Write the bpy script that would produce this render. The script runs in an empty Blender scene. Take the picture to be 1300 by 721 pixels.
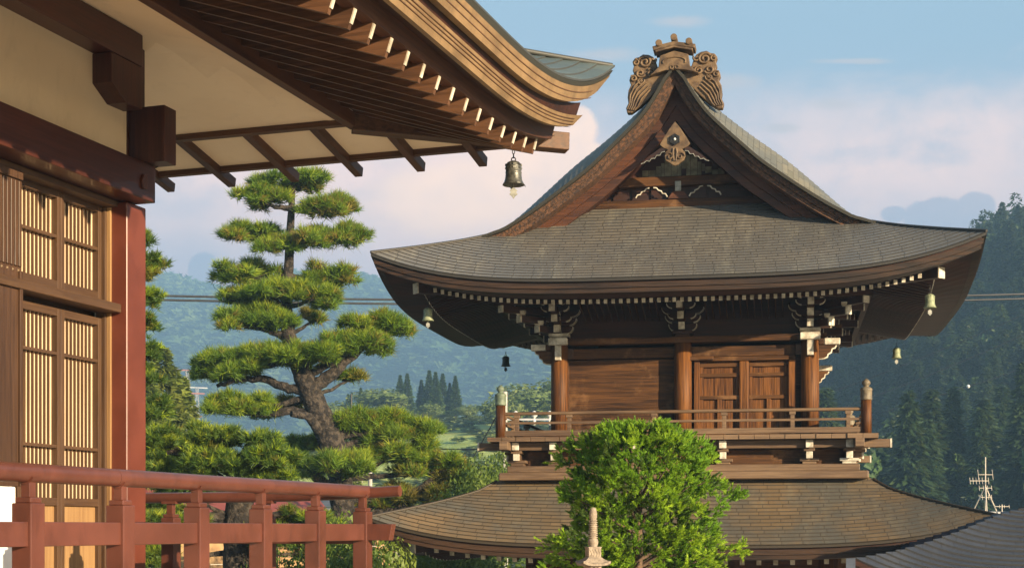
import bpy, math, random
import numpy as np
from mathutils import Vector, Matrix
sc = bpy.context.scene
COL = sc.collection
R = math.radians
ZC = 3.2            # eye height over the garden
F = 1882.0          # focal length in pixels of the 1300 px wide photograph
# ---------------------------------------------------------------- camera
cam_d = bpy.data.cameras.new("camera"); cam = bpy.data.objects.new("camera", cam_d); COL.objects.link(cam)
cam.location = (0, 0, ZC); cam.rotation_euler = (R(90), 0, 0)
cam_d.sensor_width = 36; cam_d.lens = F / 1300 * 36
cam_d.shift_y = (670 - 360.5) / 1300
cam_d.clip_start = 0.1; cam_d.clip_end = 20000
sc.camera = cam
# ---------------------------------------------------------------- light
SUN_AZ = (0.703, -0.711); SUN_EL = R(12.8)
sd = bpy.data.lights.new("sun", 'SUN'); so = bpy.data.objects.new("sun", sd); COL.objects.link(so)
sd.energy = 5.0; sd.angle = R(0.5); sd.color = (1.0, 0.80, 0.52)
svec = Vector((SUN_AZ[0]*math.cos(SUN_EL), SUN_AZ[1]*math.cos(SUN_EL), math.sin(SUN_EL)))
so.rotation_euler = svec.to_track_quat('Z', 'Y').to_euler(); so.location = (40, -40, 40)
sc.view_settings.view_transform = 'Standard'; sc.view_settings.look = 'None'
sc.view_settings.gamma = 1; sc.view_settings.use_curve_mapping = False
sc.view_settings.exposure = 1.2
sc.render.engine = 'CYCLES'
sc.cycles.use_denoising = True
sc.cycles.max_bounces = 6; sc.cycles.diffuse_bounces = 4; sc.cycles.glossy_bounces = 2
sc.cycles.transmission_bounces = 3; sc.cycles.transparent_max_bounces = 6; sc.cycles.volume_bounces = 0
sc.cycles.sample_clamp_indirect = 6
SKY_STRENGTH = 0.10

class NT:
    """small helper for node trees"""
    def __init__(s, tree): s.t = tree; s.n = tree.nodes; s.l = tree.links
    def new(s, kind, **kw):
        n = s.n.new(kind)
        for k, v in kw.items():
            if k.startswith('i_'):
                key = k[2:]; n.inputs[int(key) if key.isdigit() else key.replace('_', ' ')].default_value = v
            else: setattr(n, k, v)
        return n
    def set(s, sock, v):
        if hasattr(v, 'is_linked') or isinstance(v, bpy.types.NodeSocket): s.l.new(v, sock)
        else: sock.default_value = v
    def math(s, op, a, b=0.0, c=None, clamp=False):
        n = s.n.new('ShaderNodeMath'); n.operation = op; n.use_clamp = clamp
        s.set(n.inputs[0], a); s.set(n.inputs[1], b)
        if c is not None: s.set(n.inputs[2], c)
        return n.outputs[0]
    def smooth(s, v, lo, hi, to0=0.0, to1=1.0):
        n = s.n.new('ShaderNodeMapRange'); n.interpolation_type = 'SMOOTHSTEP'
        s.set(n.inputs[0], v); n.inputs[1].default_value = lo; n.inputs[2].default_value = hi
        n.inputs[3].default_value = to0; n.inputs[4].default_value = to1
        return n.outputs[0]
    def mix(s, fac, a, b, blend='MIX'):
        n = s.n.new('ShaderNodeMix'); n.data_type = 'RGBA'; n.blend_type = blend
        s.set(n.inputs[0], fac)
        for sock, v in ((n.inputs[6], a), (n.inputs[7], b)):
            if isinstance(v, tuple) and len(v) == 3: v = (*v, 1)
            s.set(sock, v)
        return n.outputs[2]
    def noise(s, vec, scale, detail=4, rough=0.55, dist=0.0):
        n = s.n.new('ShaderNodeTexNoise'); n.inputs['Scale'].default_value = scale
        n.inputs['Detail'].default_value = detail; n.inputs['Roughness'].default_value = rough
        n.inputs['Distortion'].default_value = dist
        if vec is not None: s.l.new(vec, n.inputs['Vector'])
        return n.outputs['Fac']
    def mapping(s, vec, scale=(1, 1, 1), rot=(0, 0, 0), loc=(0, 0, 0)):
        n = s.n.new('ShaderNodeMapping'); s.l.new(vec, n.inputs[0])
        n.inputs['Scale'].default_value = scale; n.inputs['Rotation'].default_value = rot; n.inputs['Location'].default_value = loc
        return n.outputs[0]

# ---------------------------------------------------------------- world: sky with evening clouds
world = bpy.data.worlds.new("World"); sc.world = world; world.use_nodes = True
w = NT(world.node_tree); w.n.clear()
sky = w.new('ShaderNodeTexSky', sky_type='NISHITA', sun_disc=False, sun_elevation=SUN_EL,
            sun_rotation=math.atan2(SUN_AZ[0], SUN_AZ[1]), altitude=600, air_density=1.0, dust_density=0.6, ozone_density=1.5)
geo = w.new('ShaderNodeTexCoord'); dirv = geo.outputs['Generated']
sep = w.new('ShaderNodeSeparateXYZ'); w.l.new(dirv, sep.inputs[0])
yy = w.math('MAXIMUM', sep.outputs[1], 0.05)
az = w.math('DIVIDE', sep.outputs[0], yy); el = w.math('DIVIDE', sep.outputs[2], yy)
nv = w.mapping(dirv, scale=(1, 1, 2.6))
n_big = w.noise(nv, 3.2, 6, 0.55); n_mid = w.noise(nv, 9, 7, 0.6, 0.3); n_fin = w.noise(dirv, 28, 6, 0.6, 0.4)
def pxa(x): return (x - 650) / F
def pya(y): return (670 - y) / F
def blob(cx, cy, rx, ry, noise, amp, lo=0.75, hi=1.05):
    dx = w.math('MULTIPLY', w.math('SUBTRACT', az, pxa(cx)), F / rx)
    dy = w.math('MULTIPLY', w.math('SUBTRACT', el, pya(cy)), F / ry)
    d = w.math('SQRT', w.math('ADD', w.math('MULTIPLY', dx, dx), w.math('MULTIPLY', dy, dy)))
    d = w.math('ADD', d, w.math('MULTIPLY', w.math('SUBTRACT', noise, 0.5), amp))
    return w.smooth(d, lo, hi, 1.0, 0.0)
def maxi(*a):
    o = a[0]
    for b in a[1:]: o = w.math('MAXIMUM', o, b)
    return o
haze_el = w.smooth(el, pya(430), pya(20), 1.0, 0.0)
n_puff = w.noise(dirv, 62, 5, 0.6, 0.2)
lump = w.math('ADD', w.math('MULTIPLY', n_fin, 0.6), w.math('MULTIPLY', n_puff, 0.4))
veil_n = w.smooth(w.math('ADD', n_big, w.math('MULTIPLY', w.math('SUBTRACT', n_mid, 0.5), 0.35)), 0.36, 0.62)
bank = maxi(blob(430, 225, 420, 130, n_mid, 2.0, 0.35, 1.35), blob(1170, 205, 330, 115, n_mid, 2.0, 0.35, 1.3))
cumulus = maxi(blob(732, 166, 32, 34, lump, 1.2, 0.72, 1.02), blob(700, 188, 48, 44, lump, 1.2, 0.72, 1.02), blob(742, 212, 40, 42, lump, 1.2, 0.72, 1.02),
               blob(655, 222, 70, 62, lump, 1.4, 0.7, 1.05), blob(590, 250, 130, 62, lump, 1.8, 0.45, 1.2))
wisps = maxi(blob(1082, 78, 62, 5, n_fin, 1.3, 0.3, 1.1), blob(765, 70, 55, 12, n_fin, 1.5, 0.3, 1.2), blob(862, 28, 45, 9, n_fin, 1.8, 0.2, 1.2),
             blob(995, 163, 32, 9, n_fin, 1.2, 0.4, 1.0), blob(925, 105, 60, 14, n_fin, 1.5, 0.3, 1.2), blob(1060, 133, 40, 10, n_fin, 1.5, 0.3, 1.2))
blue_c = maxi(blob(1195, 278, 62, 30, lump, 1.0, 0.75, 0.95), blob(1240, 262, 30, 22, lump, 0.8, 0.75, 0.95), blob(1135, 272, 20, 13, lump, 0.8, 0.7, 1.0), blob(258, 342, 24, 24, lump, 0.9, 0.75, 0.95), blob(205, 356, 30, 16, lump, 0.9, 0.7, 1.0))
K = 1.0 / SKY_STRENGTH
def kc(r, g, b): return (r*K, g*K, b*K, 1)
base = w.mix(1.0, sky.outputs[0], (0.95, 0.95, 0.95, 1), 'MULTIPLY')
puffs = w.smooth(w.math('ADD', w.math('MULTIPLY', n_mid, 0.55), w.math('MULTIPLY', lump, 0.45)), 0.40, 0.60)
amount = w.math('MULTIPLY', bank, w.math('ADD', 0.18, w.math('MULTIPLY', w.math('ADD', w.math('MULTIPLY', veil_n, 0.45), w.math('MULTIPLY', puffs, 0.55)), 0.82)))
front = w.smooth(sep.outputs[1], 0.0, 0.4)
c0 = w.mix(w.math('MULTIPLY', front, 0.85), base, kc(0.185, 0.268, 0.338))
c1 = w.mix(w.math('MULTIPLY', w.math('MULTIPLY', haze_el, 0.96), front), c0, kc(0.43, 0.335, 0.365))
c2 = w.mix(w.math('MULTIPLY', w.math('MULTIPLY', amount, 0.85), front), c1, kc(0.80, 0.515, 0.415))
c3 = w.mix(w.math('MULTIPLY', w.math('MULTIPLY', cumulus, w.math('ADD', 0.30, w.math('MULTIPLY', lump, 1.0), clamp=True)), front), c2, kc(0.86, 0.56, 0.385))
c4 = w.mix(w.math('MULTIPLY', w.math('MULTIPLY', wisps, 0.65), front), c3, kc(0.35, 0.31, 0.31))
c5 = w.mix(w.math('MULTIPLY', w.math('MULTIPLY', blue_c, 0.6), front), c4, kc(0.165, 0.20, 0.28))
bg = w.new('ShaderNodeBackground'); bg.inputs[1].default_value = SKY_STRENGTH; w.l.new(c5, bg.inputs[0])
wo = w.new('ShaderNodeOutputWorld'); w.l.new(bg.outputs[0], wo.inputs[0])

# ---------------------------------------------------------------- materials
MATS = {}
KEEP = ('veranda_wood', 'plaster', 'paper', 'white_end', 'white_paint', 'clapper_pale', 'gravel', 'pine_needles', 'pine_needles_yellow', 'bush_needles', 'far_forest', 'bell_patina')
ALB = 0.72
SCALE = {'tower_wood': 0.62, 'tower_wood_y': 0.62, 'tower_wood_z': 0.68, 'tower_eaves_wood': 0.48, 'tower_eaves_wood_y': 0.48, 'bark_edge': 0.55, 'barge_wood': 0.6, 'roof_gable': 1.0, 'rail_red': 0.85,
         'tower_grey_wood': 0.68, 'pine_needles': 0.78, 'pine_needles_deep': 0.75, 'pine_needles_yellow': 0.85, 'meadow': 1.5, 'hall_rafter': 0.8, 'hall_rafter_y': 0.8, 'hall_door': 0.6, 'hall_door_y': 0.6, 'hall_shutter': 0.6, 'cedar_leaves': 0.75, 'cedar_leaves_green': 0.85, 'roof_slate': 0.85, 'bark': 0.85, 'roof_lower': 0.92, 'carved_wood': 0.8}
def al(name, c):
    k = 1.0 if name in KEEP else ALB
    k *= SCALE.get(name, 1.0)
    return (c[0]*k, c[1]*k, c[2]*k)
def mat(name):
    m = bpy.data.materials.new(name); m.use_nodes = True
    t = NT(m.node_tree); t.n.clear()
    out = t.new('ShaderNodeOutputMaterial'); p = t.new('ShaderNodeBsdfPrincipled'); t.l.new(p.outputs[0], out.inputs[0])
    t.p = p; t.out = out
    MATS[name] = m
    return m, t
def bump(t, h, strength, dist=0.01):
    b = t.new('ShaderNodeBump'); b.inputs['Strength'].default_value = strength; b.inputs['Distance'].default_value = dist
    t.l.new(h, b.inputs['Height']); t.l.new(b.outputs[0], t.p.inputs['Normal'])
def wood(name, dark, light, axis='x', rough=0.6, grain=1.0, bm=0.5, worn=None, spec=0.4, coat=0.0):
    m, t = mat(name); dark = al(name, dark); light = al(name, light)
    tc = t.new('ShaderNodeTexCoord')
    sc_ = {'x': (1.8, 44, 44), 'y': (44, 1.8, 44), 'z': (44, 44, 1.8)}[axis]
    g = t.noise(t.mapping(tc.outputs['Object'], scale=tuple(v*grain for v in sc_)), 1.0, 6, 0.62, 0.6)
    sc2 = tuple(3.0 if v > 2 else 0.5 for v in sc_)
    b = t.noise(t.mapping(tc.outputs['Object'], scale=sc2), 1.0, 3, 0.5)
    f = t.smooth(t.math('ADD', t.math('MULTIPLY', g, 0.6), t.math('MULTIPLY', b, 0.4)), 0.36, 0.63)
    col = t.mix(f, dark, light)
    if worn:
        k = t.smooth(t.noise(tc.outputs['Object'], 2.3, 6, 0.65), 0.52, 0.72)
        col = t.mix(t.math('MULTIPLY', k, 0.6), col, worn)
    t.l.new(col, t.p.inputs['Base Color'])
    t.set(t.p.inputs['Roughness'], t.math('ADD', rough - 0.1, t.math('MULTIPLY', g, 0.2)))
    t.p.inputs['Specular IOR Level'].default_value = spec
    t.p.inputs['Coat Weight'].default_value = coat
    bump(t, g, bm, 0.006)
    return m
def plain(name, c1, c2, scale=4, rough=0.6, bm=0.2, bscale=None, metal=0.0, spec=0.5, lo=0.35, hi=0.65, dist=0.005, wear=0.0):
    m, t = mat(name); c1 = al(name, c1); c2 = al(name, c2)
    tc = t.new('ShaderNodeTexCoord')
    n = t.noise(tc.outputs['Object'], scale, 6, 0.6, 0.2)
    col = t.mix(t.smooth(n, lo, hi), c1, c2)
    if wear:
        w1 = t.smooth(t.noise(t.mapping(tc.outputs['Object'], scale=(1, 1, 0.35)), 5.5, 8, 0.7, 0.5), 0.50, 0.72)
        w2 = t.smooth(t.noise(tc.outputs['Object'], 55, 4, 0.7), 0.66, 0.74)
        col = t.mix(t.math('MULTIPLY', w1, wear), col, tuple(v*0.5 for v in c1)); col = t.mix(t.math('MULTIPLY', w2, wear*0.8), col, tuple(v*0.35 for v in c1))
    t.l.new(col, t.p.inputs['Base Color'])
    t.set(t.p.inputs['Roughness'], t.math('ADD', rough - 0.08, t.math('MULTIPLY', n, 0.16)))
    t.p.inputs['Metallic'].default_value = metal; t.p.inputs['Specular IOR Level'].default_value = spec
    if bm: bump(t, t.noise(tc.outputs['Object'], bscale or scale*6, 4, 0.6), bm, dist)
    return m
def leaf(name, c1, c2, c3, trans=0.25, scale=1.2, rough=0.55):
    m, t = mat(name); c1 = al(name, c1); c2 = al(name, c2); c3 = al(name, c3)
    g = t.new('ShaderNodeNewGeometry'); tc = t.new('ShaderNodeTexCoord')
    oi = t.new('ShaderNodeObjectInfo')
    n = t.noise(tc.outputs['Object'], scale, 3, 0.5)
    c = t.mix(g.outputs['Random Per Island'], c1, c2)
    c = t.mix(t.smooth(n, 0.42, 0.66), c, c3)
    c = t.mix(t.math('MULTIPLY', oi.outputs['Random'], 0.35), c, t.mix(0.5, c, c3))
    t.l.new(c, t.p.inputs['Base Color']); t.p.inputs['Roughness'].default_value = rough
    t.p.inputs['Specular IOR Level'].default_value = 0.3
    tr = t.new('ShaderNodeBsdfTranslucent'); t.l.new(t.mix(0.5, c, (0.35, 0.42, 0.05, 1)), tr.inputs[0])
    mx = t.new('ShaderNodeMixShader'); mx.inputs[0].default_value = trans
    t.l.new(t.p.outputs[0], mx.inputs[1]); t.l.new(tr.outputs[0], mx.inputs[2]); t.l.new(mx.outputs[0], t.out.inputs[0])
    return m
def shingle(name, a, b, c, seam_shadow, bw=0.27, rh=0.10, rough=0.5, stain=(0.3, 0.28, 0.2), stain_amt=0.5, metal=0.0, lo=0.5, hi=0.75, mort=0.0045, spec=0.5):
    """metal shingle courses: UV in metres"""
    m, t = mat(name); a = al(name, a); b = al(name, b); c = al(name, c); stain = al(name, stain)
    uv = t.new('ShaderNodeTexCoord')
    br = t.new('ShaderNodeTexBrick'); t.l.new(uv.outputs['UV'], br.inputs['Vector'])
    br.offset = 0.5; br.inputs['Scale'].default_value = 1; br.inputs['Brick Width'].default_value = bw; br.inputs['Row Height'].default_value = rh
    br.inputs['Mortar Size'].default_value = mort; br.inputs['Mortar Smooth'].default_value = 0.1; br.inputs['Bias'].default_value = 0
    br.inputs['Color1'].default_value = (0, 0, 0, 1); br.inputs['Color2'].default_value = (1, 1, 1, 1); br.inputs['Mortar'].default_value = (0.5, 0.5, 0.5, 1)
    n = t.noise(uv.outputs['Object'], 1.1, 5, 0.6, 0.2)
    n2 = t.noise(t.mapping(uv.outputs['Object'], scale=(6, 1.3, 1.3)), 1, 6, 0.72)
    col = t.mix(br.outputs['Color'], a, b)
    col = t.mix(t.smooth(n, 0.38, 0.62), col, c)
    col = t.mix(t.math('MULTIPLY', t.smooth(n2, lo, hi), stain_amt), col, stain)
    sp = t.noise(t.mapping(uv.outputs['Object'], scale=(1, 1, 1)), 42, 3, 0.6)
    col = t.mix(t.math('MULTIPLY', t.smooth(sp, 0.68, 0.74), 0.5), col, tuple(min(1, v*2.0) for v in stain))
    # upright seams, and course edges painted dark as shadow lines
    col = t.mix(br.outputs['Fac'], col, seam_shadow)
    t.l.new(col, t.p.inputs['Base Color'])
    t.set(t.p.inputs['Roughness'], t.math('ADD', rough - 0.1, t.math('MULTIPLY', n2, 0.25)))
    t.p.inputs['Metallic'].default_value = metal; t.p.inputs['Specular IOR Level'].default_value = spec
    h = t.math('ADD', t.math('MULTIPLY', br.outputs['Color'], 0.5), t.math('MULTIPLY', br.outputs['Fac'], -1.0))
    h = t.math('ADD', h, t.math('MULTIPLY', n2, 0.8))
    bump(t, h, 0.45, 0.006)
    return m

wood('tower_wood', (0.042, 0.016, 0.006), (0.215, 0.088, 0.024), 'x', worn=(0.24, 0.125, 0.055), rough=0.68, spec=0.25, bm=0.9)
wood('tower_wood_y', (0.060, 0.024, 0.009), (0.18, 0.076, 0.028), 'y')
wood('tower_wood_z', (0.070, 0.022, 0.006), (0.36, 0.135, 0.028), 'z', rough=0.62, spec=0.25, bm=0.9)
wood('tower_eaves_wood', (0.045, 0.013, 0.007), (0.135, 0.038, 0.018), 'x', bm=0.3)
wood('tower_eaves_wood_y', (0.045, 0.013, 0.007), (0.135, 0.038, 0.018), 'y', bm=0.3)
wood('tower_grey_wood', (0.15, 0.085, 0.048), (0.36, 0.225, 0.125), 'x', bm=0.6)
wood('bark_edge', (0.020, 0.009, 0.005), (0.115, 0.052, 0.023), 'x', grain=0.8, bm=1.0)
wood('barge_wood', (0.06, 0.018, 0.008), (0.22, 0.070, 0.022), 'x', bm=0.5)
plain('bark_rough', (0.030, 0.013, 0.006), (0.17, 0.073, 0.030), 26, 0.75, 0.9, bscale=50, lo=0.36, hi=0.68, dist=0.012)
plain('white_end', (0.30, 0.26, 0.20), (0.62, 0.57, 0.48), 9, 0.75, 0.3)
plain('carved_wood', (0.10, 0.055, 0.024), (0.27, 0.165, 0.078), 7, 0.6, 0.5)
plain('dark_metal', (0.02, 0.02, 0.02), (0.06, 0.055, 0.05), 20, 0.45, 0.2, metal=0.5)
plain('old_plank', (0.16, 0.14, 0.085), (0.34, 0.30, 0.2), 8, 0.8, 0.4)
shingle('roof_upper', (0.175, 0.150, 0.118), (0.205, 0.178, 0.142), (0.150, 0.140, 0.125), (0.028, 0.024, 0.019), stain=(0.34, 0.31, 0.23), stain_amt=0.6)
shingle('roof_gable', (0.17, 0.16, 0.12), (0.235, 0.215, 0.165), (0.14, 0.145, 0.135), (0.03, 0.027, 0.02), stain=(0.33, 0.29, 0.19), stain_amt=0.4, rough=0.55, spec=0.3)
shingle('roof_lower', (0.21, 0.140, 0.072), (0.29, 0.195, 0.100), (0.150, 0.138, 0.110), (0.032, 0.022, 0.012), stain=(0.30, 0.25, 0.16), stain_amt=0.55, rough=0.55)
shingle('roof_slate', (0.052, 0.056, 0.072), (0.072, 0.077, 0.096), (0.046, 0.050, 0.066), (0.02, 0.02, 0.022), bw=0.30, rh=0.10, stain=(0.10, 0.10, 0.105), stain_amt=0.3, rough=0.5)
shingle('roof_hall', (0.09, 0.12, 0.115), (0.12, 0.15, 0.14), (0.08, 0.11, 0.115), (0.04, 0.04, 0.035), bw=0.30, rh=0.16, stain=(0.22, 0.23, 0.17), stain_amt=0.3, rough=0.55)
wood('veranda_wood', (0.36, 0.25, 0.15), (0.52, 0.38, 0.24), 'x', rough=0.5)
wood('hall_beam', (0.060, 0.017, 0.011), (0.105, 0.030, 0.019), 'y', rough=0.38, bm=0.12, coat=0.15)
wood('hall_beam_z', (0.055, 0.016, 0.010), (0.10, 0.030, 0.018), 'z', rough=0.42, bm=0.12)
wood('hall_rafter', (0.085, 0.038, 0.018), (0.20, 0.090, 0.042), 'x', rough=0.55, bm=0.3)
wood('hall_rafter_y', (0.075, 0.026, 0.012), (0.17, 0.065, 0.030), 'y', rough=0.55, bm=0.3)
plain('hall_column', (0.135, 0.033, 0.018), (0.175, 0.045, 0.026), 2.5, 0.38, 0.08, wear=0.35)
plain('hall_edge_band', (0.20, 0.125, 0.06), (0.34, 0.215, 0.105), 3.5, 0.5, 0.3, lo=0.3, hi=0.7, wear=0.4)
plain('hall_edge_dark', (0.10, 0.045, 0.022), (0.16, 0.075, 0.035), 5, 0.55, 0.1)
wood('hall_door', (0.12, 0.060, 0.030), (0.20, 0.105, 0.052), 'z', rough=0.5, bm=0.15)
wood('hall_door_y', (0.12, 0.060, 0.030), (0.20, 0.105, 0.052), 'y', rough=0.5, bm=0.15)
wood('hall_panel', (0.30, 0.165, 0.07), (0.42, 0.25, 0.11), 'z', rough=0.45, bm=0.1)
wood('hall_shutter', (0.085, 0.040, 0.021), (0.165, 0.080, 0.040), 'z', rough=0.5, bm=0.3)
plain('plaster', (0.84, 0.67, 0.48), (0.88, 0.715, 0.52), 1.3, 0.85, 0.12, bscale=30, wear=0.12)
plain('plaster_wall', (0.83, 0.65, 0.44), (0.87, 0.69, 0.475), 1.6, 0.85, 0.12, bscale=30, wear=0.15)
plain('paper', (0.52, 0.385, 0.25), (0.60, 0.45, 0.30), 2.0, 0.8, 0.03)
plain('white_paint', (0.74, 0.72, 0.68), (0.82, 0.80, 0.76), 3.0, 0.6, 0.05)
plain('rail_red', (0.125, 0.040, 0.026), (0.20, 0.064, 0.042), 2.6, 0.34, 0.12, bscale=60, lo=0.25, hi=0.75, wear=0.5)
plain('bell_bronze', (0.10, 0.10, 0.09), (0.24, 0.235, 0.21), 24, 0.42, 0.4, metal=0.6, dist=0.002)
plain('bell_patina', (0.17, 0.20, 0.12), (0.29, 0.31, 0.19), 24, 0.6, 0.4, metal=0.15, dist=0.002)
plain('bell_patina_shade', (0.04, 0.05, 0.045), (0.09, 0.10, 0.085), 24, 0.55, 0.4, metal=0.3, dist=0.002)  # patina bell in shade, with the shade put into the colour
plain('clapper_pale', (0.18, 0.18, 0.16), (0.30, 0.30, 0.27), 24, 0.5, 0.3)
plain('finial_patina', (0.10, 0.14, 0.10), (0.18, 0.22, 0.15), 18, 0.6, 0.3)
plain('finial_brown', (0.13, 0.10, 0.065), (0.24, 0.19, 0.12), 18, 0.6, 0.3)
plain('stone', (0.27, 0.215, 0.165), (0.44, 0.35, 0.265), 30, 0.9, 0.9, bscale=90, dist=0.004)
plain('gravel', (0.50, 0.42, 0.31), (0.62, 0.53, 0.40), 3.0, 0.95, 0.5)
plain('grass_ground', (0.045, 0.07, 0.018), (0.10, 0.12, 0.035), 0.6, 0.95, 0.3)
plain('bark', (0.022, 0.016, 0.012), (0.105, 0.082, 0.062), 7, 0.95, 1.0, bscale=9, lo=0.44, hi=0.60, dist=0.12)
plain('bark_warm', (0.075, 0.05, 0.035), (0.20, 0.125, 0.075), 14, 0.95, 1.0, bscale=22, dist=0.03)
plain('hill_soil', (0.03, 0.05, 0.02), (0.05, 0.075, 0.028), 0.05, 0.95, 0)
plain('meadow', (0.20, 0.27, 0.06), (0.36, 0.40, 0.10), 0.09, 0.95, 0.6, bscale=1.2, dist=0.4)
plain('concrete', (0.42, 0.40, 0.36), (0.55, 0.53, 0.49), 2, 0.85, 0.2)
plain('cable', (0.03, 0.03, 0.035), (0.05, 0.05, 0.055), 2, 0.6, 0)
plain('white_ball', (0.8, 0.8, 0.78), (0.85, 0.85, 0.82), 2, 0.4, 0)
plain('antenna_metal', (0.55, 0.47, 0.38), (0.72, 0.64, 0.54), 2, 0.5, 0, metal=0.0)
plain('pylon_metal', (0.45, 0.47, 0.5), (0.6, 0.6, 0.62), 2, 0.5, 0, metal=0.2)
plain('red_metal', (0.30, 0.06, 0.05), (0.36, 0.08, 0.06), 2, 0.5, 0)
plain('house_wall', (0.55, 0.50, 0.42), (0.64, 0.59, 0.50), 0.8, 0.85, 0.1)
plain('house_wood', (0.40, 0.22, 0.085), (0.55, 0.33, 0.14), 3, 0.7, 0.2)
plain('roof_red', (0.24, 0.045, 0.03), (0.30, 0.07, 0.045), 2, 0.6, 0.3)
plain('roof_grey', (0.09, 0.09, 0.10), (0.14, 0.14, 0.15), 2, 0.6, 0.3)
plain('glass_dark', (0.03, 0.04, 0.05), (0.05, 0.06, 0.07), 2, 0.12, 0)
leaf('pine_needles', (0.045, 0.115, 0.010), (0.155, 0.27, 0.018), (0.18, 0.275, 0.020), 0.30, 1.0)
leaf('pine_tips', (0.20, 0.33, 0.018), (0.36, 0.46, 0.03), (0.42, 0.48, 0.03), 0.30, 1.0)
leaf('pine_needles_yellow', (0.13, 0.145, 0.018), (0.22, 0.20, 0.028), (0.26, 0.19, 0.035), 0.28, 1.0)
leaf('pine_needles_deep', (0.05, 0.12, 0.017), (0.11, 0.20, 0.028), (0.13, 0.22, 0.03), 0.2, 1.0)
leaf('bush_needles', (0.075, 0.19, 0.012), (0.21, 0.40, 0.022), (0.36, 0.52, 0.030), 0.35, 2.2)
leaf('shrub_leaves', (0.06, 0.12, 0.018), (0.14, 0.21, 0.03), (0.19, 0.25, 0.04), 0.25, 1.0)
leaf('cedar_leaves', (0.020, 0.055, 0.022), (0.060, 0.115, 0.036), (0.075, 0.12, 0.035), 0.15, 0.15)
leaf('cedar_leaves_green', (0.045, 0.105, 0.032), (0.10, 0.18, 0.048), (0.12, 0.19, 0.05), 0.18, 0.2)
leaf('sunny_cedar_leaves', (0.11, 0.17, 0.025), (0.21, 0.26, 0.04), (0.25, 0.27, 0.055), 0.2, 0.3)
leaf('round_tree_leaves', (0.12, 0.18, 0.04), (0.20, 0.27, 0.065), (0.25, 0.30, 0.08), 0.2, 0.3)
leaf('far_forest', (0.06, 0.12, 0.035), (0.09, 0.16, 0.045), (0.17, 0.24, 0.06), 0.1, 0.012)  # third colour paints broad brighter patches as sunlight on the wood

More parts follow.
